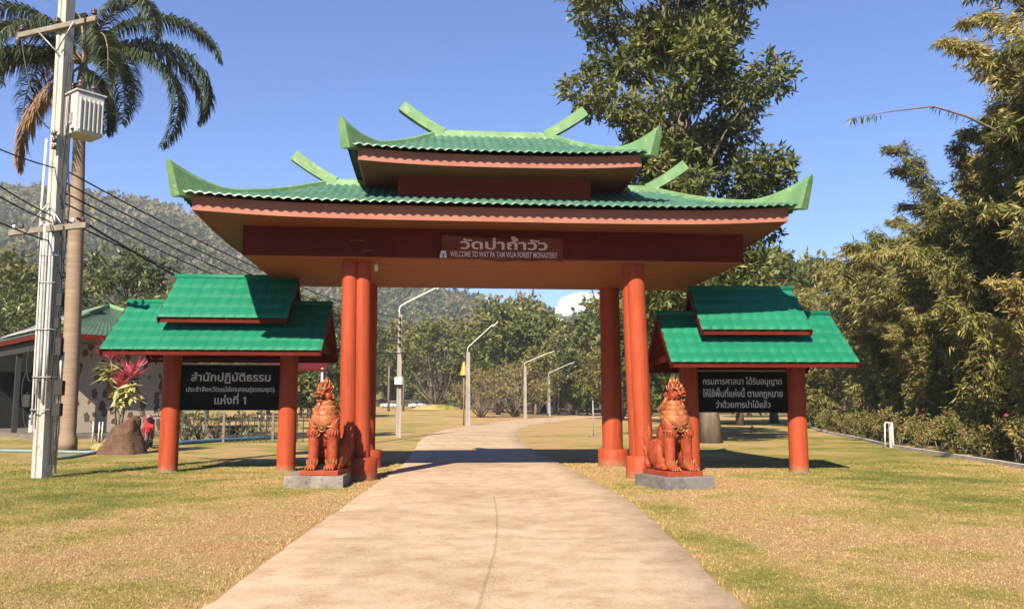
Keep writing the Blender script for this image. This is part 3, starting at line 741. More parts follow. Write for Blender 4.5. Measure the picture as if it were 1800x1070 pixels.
def flame(mb, base, tip, wdt, thick, curl=0.0, n=6):
    """flat tongue of carved flame from base to tip"""
    a, b = Vector(base), Vector(tip); d = b-a; s = d.cross(Vector((0, 1, 0)));
    if s.length < 1e-4: s = Vector((1, 0, 0))
    s.normalize(); pts = []; rr = []
    for i in range(n+1):
        u = i/n; pts.append(a + d*u + s*curl*math.sin(u*PI)); rr.append(max(0.004, wdt*(1-u)**0.8*(0.75+0.5*math.sin(u*PI))))
    k = 8; vs = []; fs = []; q = d.normalized().cross(s).normalized()
    for p, r_ in zip(pts, rr):
        for j in range(k): an = 2*PI*j/k; vs.append(p + s*math.cos(an)*r_ + q*math.sin(an)*min(r_, thick))
    for i in range(n):
        for j in range(k): fs.append((i*k+j, i*k+(j+1) % k, (i+1)*k+(j+1) % k, (i+1)*k+j))
    mb.add(vs, fs, True); mb.add(vs[:k], [tuple(range(k))]); mb.add(vs[-k:], [tuple(range(k))])

def lion(loc, yaw, mir, label):
    t = empty('lion_statue', loc, yaw, label, 'statue')
    X = lambda x: x*mir
    sl = MB(); sl.box((0, 0.02, 0.05), (0.90, 1.14, 0.10)); sl.build('slab', M['slab'], t, bevel=0.012)
    Z = 0.10
    b = MB()
    # trunk: haunches, belly, upright chest, neck
    b.ball((0, 0.12, Z+0.70), (0.29, 0.34, 0.34)); b.ball((0, -0.12, Z+0.98), (0.335, 0.26, 0.30)); b.ball((0, -0.15, Z+1.12), (0.275, 0.235, 0.22))
    capsule(b, (0, -0.08, Z+1.05), (0, -0.10, Z+1.36), 0.235, 0.165)
    b.ball((0, 0.25, Z+0.40), (0.33, 0.30, 0.36))
    for s in (-1, 1):
        # straight forelegs with round paws and four toes
        capsule(b, (s*0.215, -0.24, Z+0.86), (s*0.225, -0.27, Z+0.12), 0.145, 0.118)
        b.ball((s*0.205, -0.20, Z+0.93), (0.165, 0.17, 0.20))
        b.ball((s*0.225, -0.34, Z+0.075), (0.135, 0.17, 0.085))
        for k in range(4): b.ball((s*0.225+(k-1.5)*0.066, -0.475, Z+0.05), (0.036, 0.065, 0.05))
        # folded hind legs
        b.ball((s*0.30, 0.24, Z+0.33), (0.165, 0.30, 0.30)); b.ball((s*0.33, 0.02, Z+0.17), (0.11, 0.20, 0.14)); b.ball((s*0.33, -0.02, Z+0.065), (0.10, 0.25, 0.075))
        for k in range(3): b.ball((s*0.33+(k-1)*0.06, -0.25, Z+0.045), (0.034, 0.055, 0.045))
    link('body', remesh(b, 0.016, 3, M['lion'], 'body'), t)
    # layered collar plates over the chest
    for lvl, (zc, rx, ry, dip) in enumerate(((1.40, 0.195, 0.190, 0.05), (1.31, 0.24, 0.222, 0.09), (1.21, 0.285, 0.265, 0.13), (1.11, 0.315, 0.29, 0.16))):
        c = MB(); n = 40; vs = []; fs = []
        for i in range(n+1):
            a = -PI*0.5 + 2*PI*i/n; ca, sa = math.cos(a), math.sin(a); front = max(0, -sa)**3
            for k in range(4):
                u = k/3; zz = zc - 0.085*u - dip*front*u - 0.02*abs(math.sin(a*5))*u
                fl = 1+0.055*math.sin(u*PI*0.5) - 0.03*u*u
                vs.append((rx*ca*fl, -0.12+ry*sa*fl, Z+zz))
        for i in range(n):
            for k in range(3): fs.append((i*4+k, i*4+k+1, (i+1)*4+k+1, (i+1)*4+k))
        c.add(vs, fs, True)
        co = c.build('collar_plate', M['lion_gilt'], t); sd = co.modifiers.new('solid', 'SOLIDIFY'); sd.thickness = 0.03; sd.offset = 0
        g = MB(); g.tube([vs[i*4+3] for i in range(n+1)], 0.016, 6, False); g.build('gilt_edge', M['gold'], co)
    # chest medallion and the curling shoulder scrolls
    g = MB(); g.ball((0, -0.405, Z+0.86), (0.05, 0.03, 0.05)); g.tube([(0.085*math.cos(a*0.5), -0.40, Z+0.86+0.085*math.sin(a*0.5)) for a in range(0, 14)], 0.014, 6, False)
    g.build('medallion', M['gold'], t)
    for s in (-1, 1):
        for j, (r0, zz, ww) in enumerate(((0.10, 0.93, 0.34), (0.13, 0.86, 0.335), (0.15, 0.78, 0.325))):
            P_ = []
            for i in range(17):
                u = i/16; x = s*(0.05+ (ww-0.03)*u); y = -0.155-math.sqrt(max(0.0, 1-(x/(ww+0.05))**2))*(0.245-0.02*j) ; z = zz - 0.09*math.sin(u*PI*0.9) + 0.16*u*u - 0.03*j
                P_.append((x, y, Z+z))
            g = MB(); g.tube(P_, [0.012+0.012*math.sin(PI*i/16) for i in range(17)], 7, True)
            g.build('shoulder_scroll', M['gold'] if j != 1 else M['lion'], t)
        # cuff of flame leaves above each foreleg
        g = MB()
        for k in range(6):
            a = -PI*0.5+(k-2.5)*0.42; bx, by = s*0.215+0.15*math.cos(a), -0.24+0.15*math.sin(a)
            flame(g, (bx, by, Z+0.80), (bx*1.02, by-0.015, Z+0.665), 0.045, 0.018)
        g.build('leg_cuff', M['lion'], t)
        g = MB()
        g.tube([(s*0.215+0.155*math.cos(a), -0.245+0.155*math.sin(a), Z+0.80-0.015*math.cos(6*a)) for a in np.linspace(0, 2*PI, 28)], 0.014, 6, False); g.build('cuff_band', M['gold'], t)
        g = MB()
        for k in range(5):
            a = -PI*0.5+(k-2)*0.55; bx, by = s*0.225+0.12*math.cos(a), -0.29+0.13*math.sin(a)
            flame(g, (bx, by, Z+0.10), (bx+0.03*math.cos(a), by+0.03*math.sin(a), Z+0.22), 0.032, 0.02)
        g.build('ankle_flame', M['gold'], t)
        for k in range(4):
            g = MB(); flame(g, (s*0.225+(k-1.5)*0.066, -0.52, Z+0.045), (s*0.225+(k-1.5)*0.066, -0.565, Z+0.008), 0.018, 0.018); g.build('claw', M['gold'], t)
    # head, turned outwards
    h = empty('head', (X(-0.02), -0.14, Z+1.43), 0); h.parent = t; h.rotation_euler = (R(-4), 0, R(-24)*mir)
    b = MB(); b.ball((0, 0.0, 0.10), (0.165, 0.175, 0.155)); b.ball((0, -0.15, 0.115), (0.115, 0.115, 0.062)); b.ball((0, -0.245, 0.13), (0.06, 0.05, 0.045))
    for s in (-1, 1):
        b.ball((s*0.085, -0.15, 0.185), (0.06, 0.045, 0.04)); b.ball((s*0.145, -0.03, 0.06), (0.05, 0.09, 0.08)); b.ball((s*0.05, -0.255, 0.125), (0.035, 0.03, 0.03))
        b.ball((s*0.10, -0.20, 0.10), (0.035, 0.06, 0.035))
    b.ball((0, -0.10, -0.075), (0.095, 0.125, 0.045)); b.ball((0, -0.20, -0.055), (0.06, 0.035, 0.04)); b.ball((0, -0.02, -0.02), (0.12, 0.09, 0.10))
    hb = link('skull', remesh(b, 0.011, 2, M['lion'], 'skull'), h)
    g = MB(); g.ball((0, -0.12, 0.025), (0.085, 0.09, 0.05)); g.build('open_mouth', M['mouth'], h)
    g = MB()
    for k in range(7):
        a = -PI*0.5+(k-3)*0.36; x, y = 0.105*math.cos(a), -0.15+0.11*math.sin(a); L = 0.055 if k in (1, 5) else 0.028
        flame(g, (x, y, 0.075), (x, y-0.005, 0.075-L), 0.016, 0.012); flame(g, (x*0.9, y+0.02, -0.045), (x*0.9, y+0.015, -0.045+L*0.8), 0.014, 0.012)
    g.build('teeth', M['gold'], h)
    for s in (-1, 1):
        g = MB(); g.ball((s*0.082, -0.185, 0.155), (0.03, 0.022, 0.024)); e = g.build('eye', M['gold'], h)
        g = MB(); g.ball((s*0.084, -0.206, 0.154), (0.012, 0.008, 0.012)); g.build('pupil', M['mouth'], e)
        g = MB(); g.tube([(s*0.02, -0.205, 0.185), (s*0.08, -0.205, 0.215), (s*0.14, -0.16, 0.20), (s*0.185, -0.09, 0.245)], [0.014, 0.018, 0.016, 0.006], 7); g.build('brow', M['gold'], h)
        g = MB()
        for k in range(5): flame(g, (s*0.14, 0.0-0.035*k+0.05, 0.02+0.045*k), (s*(0.25-0.012*k), 0.06-0.02*k, 0.02+0.085*k), 0.045, 0.02, 0.02*s)
        g.build('ear_flame', M['lion'], h)
        g = MB()
        for k in range(4): flame(g, (s*0.13, -0.05-0.02*k, -0.02-0.03*k), (s*0.21, 0.03, -0.09-0.035*k), 0.035, 0.018, 0.02*s)
        g.build('cheek_flame', M['gold'], h)
    g = MB(); flame(g, (0, -0.19, -0.08), (0, -0.22, -0.20), 0.05, 0.03); g.build('beard', M['gold'], h)
    # tiered flame crown
    cr = MB(); cr.lathe([(0.165, 0.20), (0.15, 0.23), (0.125, 0.27), (0.115, 0.285), (0.085, 0.33), (0.078, 0.345), (0.045, 0.40), (0.03, 0.43), (0.0, 0.50)], (0, 0.0, 0), 18)
    c_ = cr.build('crown', M['lion'], h)
    for tier, (r_, z_, hh, n) in enumerate(((0.165, 0.20, 0.11, 11), (0.12, 0.27, 0.10, 9), (0.08, 0.335, 0.09, 7))):
        g = MB()
        for k in range(n):
            a = 2*PI*k/n-PI/2; flame(g, (r_*math.cos(a), r_*math.sin(a), z_), (r_*1.12*math.cos(a), r_*1.12*math.sin(a), z_+hh), 0.036, 0.016)
        g.build('crown_flame', M['gold'] if tier % 2 == 0 else M['lion'], c_)
    # standing flame tail
    g = MB(); P0 = Vector((X(0.36), 0.46, Z+0.10))
    for k, (dx, tz, wv) in enumerate(((0.02, 0.95, 0.13), (0.15, 0.62, 0.11), (0.20, 0.40, 0.09), (-0.08, 0.55, 0.10), (0.10, 0.80, 0.10))):
        flame(g, P0+Vector((0, 0, 0.02*k)), P0+Vector((X(dx), 0.02*k, tz)), wv, 0.05, X(0.05))
    g.ball(P0, (0.12, 0.10, 0.12)); link('tail', remesh(g, 0.016, 1, M['lion'], 'tail'), t)
    for s in (-1, 1):
        g = MB()
        for k in range(4): flame(g, (s*0.13, -0.06+0.05*k, Z+1.47-0.05*k), (s*(0.235+0.02*k), -0.05+0.06*k, Z+1.24-0.03*k), 0.055, 0.035, 0.03*s)
        g.build('mane_curl', M['gold'] if mir > 0 and s > 0 else M['lion_gilt'], t)
    # mane curls running down the back of the neck
    g = MB()
    for k in range(6): flame(g, (X(0.02), 0.02+0.03*k, Z+1.50-0.10*k), (X(0.05), 0.20+0.03*k, Z+1.60-0.11*k), 0.07, 0.05, 0.03)
    link('mane', remesh(g, 0.014, 1, M['lion'], 'mane'), t)
    t.scale = (0.88, 0.94, 1.0)
    return t

def base_block(loc, yaw, dims, label, m):
    mb = MB(); x, y, z = dims; r = random.Random(label)
    n = 10; vs = []; fs = []
    ring_ = []
    for a, b in (((-x/2, -y/2), (x/2, -y/2)), ((x/2, -y/2), (x/2, y/2)), ((x/2, y/2), (-x/2, y/2)), ((-x/2, y/2), (-x/2, -y/2))):
        for i in range(n): u = i/n; ring_.append((a[0]+(b[0]-a[0])*u, a[1]+(b[1]-a[1])*u))
    k = len(ring_)
    for zz, sh in ((-0.06, 1.0), (0.06, 1.0), (z-0.02, 1.0), (z, 0.985)):
        for px_, py_ in ring_: vs.append((px_*sh+r.uniform(-0.006, 0.006), py_*sh+r.uniform(-0.006, 0.006), zz+(r.uniform(-0.008, 0.008) if zz > 0.05 else 0)))
    for j in range(3):
        for i in range(k): fs.append((j*k+i, j*k+(i+1) % k, (j+1)*k+(i+1) % k, (j+1)*k+i))
    mb.add(vs, fs); mb.add(vs[-k:], [tuple(range(k))])
    o = mb.build('statue_base', m, None, loc, (0, 0, yaw)); return tag(o, label, 'plinth')
M['base_dark'] = surf('mossy_concrete', (0.52, 0.46, 0.39), (0.30, 0.25, 0.21), 2.8, 0.9, c3=(0.14, 0.12, 0.10), bscale=30, bump=0.6)
base_block((-4.02, 18.02, 0), R(4), (1.18, 1.30, 0.235), 'sun-bleached concrete base under the lion statue left of the path', M['base_dark'])
base_block((3.31, 17.78, 0), R(18), (1.10, 1.32, 0.235), 'grey cracked concrete base under the lion statue right of the path', surf('grey_concrete', (0.36, 0.33, 0.31), (0.20, 0.18, 0.17), 3.5, 0.9, c3=(0.42, 0.38, 0.34), bscale=30, bump=0.6))
lion((-3.88, 18.08, 0.235), R(-4), 1, 'red and gold crowned lion statue sitting before the left twin column, head turned left')
lion((3.30, 17.80, 0.235), R(19), -1, 'red and gold crowned lion statue sitting before the right column, head turned right')

# ------------------------------------------------------------------ utility pole with its transformer, arms and wires
PB = Vector((-10.83, 20.0, 0)); PT = at(120, -40, 20.0)
def pole_at(z): return PB.lerp(PT, z/PT.z)
up = empty('utility_pole', PB, 0, 'tall square concrete utility pole crowded with conduits and cables on the left lawn', 'utility pole')
def loc_(p): return Vector(p)-PB
ARM_D = Vector((0.93, -0.37, 0)).normalized(); ARM_N = Vector((0.37, 0.93, 0)).normalized()
def pole_shaft(h, w0, w1, lean, m, name, parent, rz=0.0, seams=True):
    """square tapering post with a recessed channel down two faces, like cast utility poles"""
    mb = MB(); n = 10; vs = []; fs = []
    for i in range(n+1):
        u = i/n; a = (w0+(w1-w0)*u)/2; g = a*0.35; q = a*0.78; c = Vector(lean)*u
        sec = [(-a, -a), (-g, -a), (-g*0.8, -q), (g*0.8, -q), (g, -a), (a, -a), (a, a), (g, a), (g*0.8, q), (-g*0.8, q), (-g, a), (-a, a)]
        cs, sn = math.cos(rz), math.sin(rz)
        vs += [(c.x+x*cs-y*sn, c.y+x*sn+y*cs, h*u-0.05) for x, y in sec]
    k = 12
    for i in range(n):
        for j in range(k): fs.append((i*k+j, i*k+(j+1) % k, (i+1)*k+(j+1) % k, (i+1)*k+j))
    mb.add(vs, fs); mb.add(vs[-k:], [tuple(range(k))])
    return mb.build(name, m, parent)
pole_shaft(PT.z, 0.32, 0.26, loc_(PT)-Vector((0, 0, PT.z)), M['pole'], 'shaft', up, R(-20))
def arm_beam(z, ext0, ext1, m, name, off=0.0):
    c = loc_(pole_at(z)); a = c-ARM_D*ext0-ARM_N*0.20; b = c+ARM_D*ext1-ARM_N*0.20
    mb = MB(); d = b-a; ang = math.atan2(d.y, d.x); mb.box((a+b)/2, (d.length, 0.11, 0.13), Matrix.Rotation(ang, 3, 'Z')); return mb.build(name, m, up, bevel=0.008), a, b
def insulator(p, sc=1.0, m='porcelain', parent=None):
    mb = MB(); mb.lathe([(0.012, 0), (0.012, 0.05), (0.05, 0.055), (0.065, 0.075), (0.035, 0.10), (0.06, 0.12), (0.05, 0.15), (0.03, 0.17), (0.0, 0.18)], (0, 0, 0), 12)
    o = mb.build('insulator', M[m], parent or up, p); o.scale = (sc, sc, sc); return o
arm1, a1, b1 = arm_beam(5.78, 1.25, 1.25, M['timber'], 'crossarm')
arm2, a2, b2 = arm_beam(10.78, 1.35, 1.25, M['timber'], 'crossarm')
for z, dz in ((5.78, 0.62), (10.78, -0.62)):
    c = loc_(pole_at(z+dz)); e = loc_(pole_at(z))
    for s in (-1, 1):
        mb = MB(); mb.tube([c-ARM_N*0.22+Vector((0, 0, 0)), e+ARM_D*s*0.62-ARM_N*0.30], 0.018, 6); mb.build('arm_brace', M['steel'], up)
for k, u in enumerate((0.05, 0.16, 0.42, 0.60, 0.82, 0.95)):
    p = a1.lerp(b1, u); q = insulator(p+Vector((0, 0, 0.06)), 0.8, 'white_paint' if k % 2 == 0 else 'porcelain', up)
for k, u in enumerate((0.04, 0.5, 0.96)): insulator(a2.lerp(b2, u)+Vector((0, 0, 0.06)), 1.2, 'porcelain', up)
# conduit bundle on the lower shaft, clamps, loose cables
for k, (dx, r_, z0, z1) in enumerate(((-0.10, 0.035, 1.9, 5.9), (-0.03, 0.03, 2.2, 5.7), (0.05, 0.035, 1.7, 5.9), (0.12, 0.03, 2.4, 5.6), (-0.17, 0.022, 1.2, 5.5))):
    mb = MB(); mb.tube([loc_(pole_at(z0+(z1-z0)*i/6))+Vector((dx-0.02, -0.215-0.006*(k % 2), 0)) for i in range(7)], r_, 10); mb.build('conduit', M['steel'] if k % 2 else M['grey_paint'], up)
mb = MB(); mb.tube([loc_(pole_at(0.1))+Vector((0.30, -0.05, 0)), loc_(pole_at(2.5))+Vector((0.34, -0.05, 0)), loc_(pole_at(2.9))+Vector((0.36, -0.06, 0))], 0.045, 12); mb.build('conduit', M['grey_paint'], up)
mb = MB(); mb.tube([loc_(pole_at(5.4))+Vector((-0.30, -0.12, 0)), loc_(pole_at(8.0))+Vector((-0.25, -0.12, 0))], 0.03, 10); mb.build('conduit', M['white_paint'], up)
for z in (1.55, 2.3, 3.4, 4.5, 5.15):
    c = loc_(pole_at(z)); mb = MB(); a = 0.195-0.006*z
    mb.tube([c+Vector((x*a*1.06, y*a*1.06-0.03*(y < 0), 0)) for x, y in ((-1, -1.25), (1, -1.25), (1.1, 1), (-1.1, 1), (-1, -1.25))], 0.016, 5); mb.build('clamp', M['steel'], up)
for k in range(4):
    r_ = random.Random(40+k); P_ = []
    for i in range(26):
        z = 0.3+9.6*i/25; P_.append(loc_(pole_at(z))+Vector((0.20+0.05*k+0.05*math.sin(z*1.3+k*2)+0.04*mnoise.noise((z*1.5, k, 0)), -0.20+0.05*mnoise.noise((z, k+9, 0)), 0)))
    mb = MB(); mb.tube(P_, 0.014+0.004*(k % 2), 6, False); mb.build('cable', M['black'], up)
for k, (x, z0) in enumerate(((-0.30, 1.55), (-0.36, 2.0), (-0.28, 2.6))):
    P_ = []
    for i in range(15): a = PI*i/14; P_.append(loc_(pole_at(z0+0.4*math.cos(a)))+Vector((x-0.10*math.sin(a), -0.2, 0)))
    mb = MB(); mb.tube(P_, 0.013, 6, False); mb.build('cable', M['black'], up)
for x, z, d in ((-0.34, 1.75, (0.17, 0.14, 0.28)), (0.38, 2.05, (0.20, 0.15, 0.34)), (0.36, 1.55, (0.18, 0.15, 0.30)), (0.33, 3.0, (0.14, 0.14, 0.42)), (0.30, 4.1, (0.13, 0.14, 0.30)), (0.26, 3.55, (0.12, 0.12, 0.24))):
    mb = MB(); mb.box(loc_(pole_at(z))+Vector((x, -0.16, 0)), d); mb.build('junction_box', M['dark'], up, bevel=0.012)
for k in range(3):
    c = loc_(pole_at(7.75+0.17*k))+Vector((0.02, -0.28, 0)); mb = MB(); mb.lathe([(0.02, -0.06), (0.06, -0.05), (0.045, 0), (0.06, 0.05), (0.02, 0.06)], c, 12); mb.build('spool_insulator', M['porcelain'], up)

# transformer tank hung behind the shaft
tr = empty('transformer', pole_at(8.05)+Vector((0.53, 0.05, 0)), R(-38), 'light grey pole-mounted transformer box with bushings fixed beside the utility pole', 'transformer')
mb = MB(); mb.box((0, 0, 0.55), (0.62, 0.66, 1.0)); mb.build('tank', M['grey_paint'], tr, bevel=0.02)
mb = MB(); mb.box((0, 0, 1.08), (0.70, 0.74, 0.045)); mb.build('lid', M['grey_paint'], tr, bevel=0.01)
mb = MB(); mb.box((0.05, -0.345, 0.42), (0.16, 0.02, 0.26)); mb.build('nameplate', M['steel'], tr)
for k in range(6):
    mb = MB(); mb.box((0.345, -0.26+0.105*k, 0.52), (0.07, 0.018, 0.80)); mb.build('cooling_fin', M['grey_paint'], tr)
for x, y in ((-0.18, -0.2), (0.18, -0.2), (0.0, 0.2)):
    o = insulator((x, y, 1.10), 1.7, 'porcelain', tr)
mb = MB(); mb.box((0.2, -0.34, 0.12), (0.10, 0.06, 0.05)); mb.build('drain_valve', M['dark'], tr)
for z in (0.18, 0.95):
    mb = MB(); mb.box((-0.38, 0.05, z), (0.34, 0.09, 0.07)); mb.build('bracket', M['steel'], tr)
sw = empty('fuse_cutout', PB+a2.lerp(b2, 0.0)+Vector((0.02, -0.02, 0)), R(-20), 'black drop-out fuse hanging at the left end of the top crossarm', 'fuse')
mb = MB(); mb.tube([(0, 0, 0.1), (0.03, 0, -0.25)], 0.045, 10); mb.build('holder', M['black'], sw)
mb = MB(); mb.tube([(-0.08, 0, 0.14), (-0.02, 0, -0.34)], 0.025, 8); mb.build('fuse_tube', M['porcelain'], sw)

# ------------------------------------------------------------------ lamp poles beside the path
M['lamp_concrete'] = surf('grey_post_concrete', (0.66, 0.61, 0.54), (0.48, 0.44, 0.39), 1.6, 0.85, c3=(0.36, 0.32, 0.28), bscale=60, bump=0.25, stretch=(1, 1, 0.3))
def lamp_post(px, py, label, h, w0, arm, extras=False, yaw=0.0, z=None):
    b = gnd(px, py); b.z = gz(b.x, b.y)
    t = empty('lamp_post', b, 0, label, 'lamp post', 'concrete lamp posts along the path')
    pole_shaft(h, w0*0.9, w0*0.66, (0, 0, 0), M['lamp_concrete'], 'shaft', t, R(10))
    L, rise = arm
    mb = MB(); P_ = [(0, 0, h-0.25), (-0.05, 0, h+0.25), (0.02, -0.02, h+0.42)] + [(0.1+L*u, -0.3*u, h+0.5+rise*u) for u in (0.1, 0.4, 0.7, 1.0)]
    mb.tube(P_, 0.045, 8); a_ = mb.build('arm', M['white_paint'], t)
    mb = MB(); mb.box((0.1+L+0.22, -0.32, h+0.53+rise), (0.62, 0.20, 0.07), Matrix.Rotation(-math.atan2(rise, L), 3, 'Y')); mb.build('lamp_head', M['white_paint'], a_)
    return t, b
lp1, LP1 = lamp_post(700, 768, 'tallest nearest concrete post with a white meter box and a long slanting lamp arm', 6.75, 0.30, (2.0, 0.95))
mb = MB(); mb.box((0, -0.20, 3.05), (0.42, 0.20, 0.40)); mb.build('meter_box', M['white_paint'], lp1, bevel=0.01)
mb = MB(); mb.box((0, 0, 2.72), (0.36, 0.36, 0.07)); mb.build('strap', M['dark'], lp1)
for k in range(5):
    mb = MB(); mb.lathe([(0.02, -0.07), (0.07, -0.06), (0.05, 0), (0.07, 0.06), (0.02, 0.07)], (0, -0.2, 6.5-0.36*k), 10); mb.build('spool_insulator', M['porcelain'], lp1)
mb = MB(); mb.tube([(0.2, -0.1, 6.2), (0.5, -0.05, 5.2), (0.42, 0, 4.6), (0.2, 0, 4.2)], 0.03, 6); mb.build('cable', M['black'], lp1)
lamp_post(822, 748, 'pale concrete lamp post beside the yellow-topped stake, arm slanting up right', 6.55, 0.46, (2.1, 1.9))
lamp_post(923, 738, 'concrete lamp post standing before the bare shrubs where the path bends away', 6.7, 0.44, (3.2, 1.3))
lamp_post(965, 735, 'nearer one of the two concrete lamp posts set close together by the far bend', 6.0, 0.44, (3.2, 1.4))
lamp_post(974, 733, 'farther one of the two concrete lamp posts set close together by the far bend', 5.9, 0.44, (3.2, 1.6))

# overhead wires: from the utility pole to the nearest lamp post and off to the left
def wire(a, b, sag, r_, label, n=26):
    P_ = []
    for i in range(n+1):
        u = i/n; p = Vector(a).lerp(Vector(b), u); p.z -= sag*4*u*(1-u); P_.append(p)
    mb = MB(); mb.tube(P_, r_, 5, False); o = mb.build('overhead_wire', M['black']); return tag(o, label, 'wire', 'overhead wires')
ends = [LP1+Vector((0, -0.2, 6.5-0.36*k)) for k in range(5)]
for k, z in enumerate((7.25, 6.95, 6.70, 6.45, 6.05)):
    wire(pole_at(z)+Vector((0.2, 0.05, 0)), ends[k], 0.5, 0.02, ('topmost thin wire', 'second wire from the top', 'middle wire', 'fourth wire from the top', 'lowest wire')[k]+' running from the utility pole behind the gateway')
wire(pole_at(5.95)+ARM_D*1.0-ARM_N*0.26, ends[4]+Vector((0.3, 0, -0.5)), 0.9, 0.03, 'thick sagging cable running from the lower crossarm behind the gateway')
for k, (z, px, py) in enumerate(((7.3, -40, 245), (6.1, -40, 300), (5.95, -40, 322), (5.5, -40, 372))):
    wire(pole_at(z), at(px, py, 17.0), 0.05, 0.018, ('highest', 'upper of two close', 'lower of two close', 'lowest')[k]+' wire leaving the utility pole towards the left frame edge')
wire(PB+a2.lerp(b2, 0.02)+Vector((0, 0, 0.1)), pole_at(8.2)+Vector((-0.1, -0.3, 0)), 0.5, 0.018, 'drooping black lead from the top crossarm fuse to the pole')
wire(PB+b2+Vector((-0.3, 0, 0.1)), pole_at(9.3)+Vector((0.62, 0.1, 0)), 0.25, 0.018, 'drooping black lead from the top crossarm to the transformer bushings')

# ------------------------------------------------------------------ the house behind the left shelter
def house():
    hc = at(72, 716, 43.0); hc.z = 0
    t = empty('house', hc, R(43), 'low house with green hipped roof, solar panels and a stone-studded wall at left', 'house')
    # local frame: the near corner at 0,0; +x runs along the right face, +y along the left face
    def P(x, y, z): return (x, y, z)
    Lx, Ly = 8.6, 17.0; E = 5.35; ov = 0.0; fz = 0.22
    mb = MB(); mb.box((Lx/2+0.6, Ly/2+0.6, fz/2-0.05), (Lx+1.2, Ly+1.2, fz+0.1)); mb.build('floor_slab', M['concrete'], t)
    rz_ = 7.35; rx_, ry0, ry1 = 4.2, 4.0, Ly-4.0
    ev = [(-0.2, -0.2, E), (Lx+0.4, -0.2, E), (Lx+0.4, Ly, E), (-0.2, Ly, E)]; r0 = (rx_, ry0, rz_); r1 = (rx_, ry1, rz_)
    def sheet(a, b, c, d, name):
        mb = MB(); n = 70; vs = []; fs = []
        for i in range(n+1):
            u = i/n; p = Vector(a).lerp(Vector(b), u); q = Vector(d).lerp(Vector(c), u); hgt = 0.03*(i % 2); vs += [p+Vector((0, 0, hgt)), q+Vector((0, 0, hgt))]
        for i in range(n): fs.append((2*i, 2*i+2, 2*i+3, 2*i+1))
        mb.add(vs, fs); return mb
    root = sheet(ev[3], ev[0], r0, r1, 'roof').build('roof', M['roof_green'], t)
    sheet(ev[0], ev[1], r0, r0, 's').build('roof_sheet', M['roof_green'], root); sheet(ev[1], ev[2], r1, r0, 's').build('roof_sheet', M['roof_green'], root); sheet(ev[2], ev[3], r1, r1, 's').build('roof_sheet', M['roof_green'], root)
    for a, b in ((ev[0], r0), (ev[1], r0), (r0, r1)):
        mb = MB(); mb.tube([Vector(a)+Vector((0, 0, 0.03)), Vector(b)+Vector((0, 0, 0.05))], 0.14, 8); mb.build('hip_cap', M['ridge_green'], root)
    mb = MB()
    for a, b in ((ev[3], ev[0]), (ev[0], ev[1])):
        a, b = Vector(a), Vector(b); d = b-a; ang = math.atan2(d.y, d.x); mb.box((a+b)/2+Vector((0, 0, -0.14)), (d.length, 0.05, 0.26), Matrix.Rotation(ang, 3, 'Z'))
    mb.build('eave_board', M['red_dark'], root)
    mb = MB(); mb.add([(0.1, 0.1, E-0.26), (Lx, 0.1, E-0.26), (Lx, Ly-0.2, E-0.26), (0.1, Ly-0.2, E-0.26)], [(0, 1, 2, 3)]); mb.build('ceiling', M['timber'], t)
    # stone-studded wall along the right face, set back under the eave
    wy = 2.3; mb = MB(); mb.box((Lx/2+0.9, wy, (E-0.3)/2+0.1), (Lx-1.8, 0.25, E-0.6)); mb.build('stone_wall', M['stonewall'], t)
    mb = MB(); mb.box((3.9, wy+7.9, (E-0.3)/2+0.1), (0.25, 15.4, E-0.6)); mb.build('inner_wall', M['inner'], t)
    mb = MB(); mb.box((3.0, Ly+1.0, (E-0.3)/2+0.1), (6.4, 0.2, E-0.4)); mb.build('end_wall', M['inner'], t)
    mb = MB(); mb.box((4.6, wy-0.13, 2.75), (1.7, 0.08, 1.5)); wf = mb.build('window', M['timber'], t)
    mb = MB(); mb.box((4.6, wy-0.19, 2.75), (1.5, 0.05, 1.3)); mb.build('pane', M['glass'], wf)
    mb = MB(); mb.box((4.1, wy-0.24, 2.7), (0.62, 0.05, 1.3)); mb.build('curtain', surf('orange_cloth', (0.36, 0.15, 0.04), None, 3, 0.9), wf)
    mb = MB(); mb.box((7.4, wy-0.14, 1.3), (1.0, 0.08, 2.3)); mb.build('door', M['red_dark'], t)
    for x, y in ((0.25, 0.25), (Lx, 0.25), (0.25, 6.0), (0.25, 11.5)):
        mb = MB(); mb.box((x, y, E/2), (0.24, 0.24, E-0.3)); mb.build('corner_post', M['timber'] if x > 1 else M['dark'], t)  # left-face posts take a dark colour that stands in for porch shade
    mb = MB(); mb.box((0.15, 8.5, E-0.55), (0.2, 16.5, 0.5)); mb.build('lintel', M['dark'], t)
    # solar panels on the left slope
    d1 = (Vector(ev[3])-Vector(ev[0])).normalized(); up_ = (Vector(r0)+Vector((0, (-ry0-0.2), 0))-Vector(ev[0])); up_ = Vector((rx_+0.2, 0, rz_-E)); upn = up_.normalized(); nn = d1.cross(upn)*-1
    if nn.z < 0: nn = -nn
    for i in range(4):
        for j in range(2):
            a = Vector(ev[0])+d1*(2.7+2.15*i)+upn*(0.55+1.75*j)+nn*0.14
            mb = MB(); q = [a, a+d1*2.08, a+d1*2.08+upn*1.68, a+upn*1.68]; mb.add(q+[p-nn*0.04 for p in q], [(0, 1, 2, 3), (7, 6, 5, 4), (0, 4, 5, 1), (1, 5, 6, 2), (2, 6, 7, 3), (3, 7, 4, 0)])
            s_ = mb.build('solar_panel', M['solar'], t)
            mb = MB()
            for (p, r_) in ((q[0], q[1]), (q[1], q[2]), (q[2], q[3]), (q[3], q[0]), ((q[0]+q[1])/2, (q[2]+q[3])/2), ((q[0]+q[3])/2, (q[1]+q[2])/2)): mb.tube([p+nn*0.01, r_+nn*0.01], 0.022, 4)
            mb.build('frame', M['steel'], s_)
    return t, hc
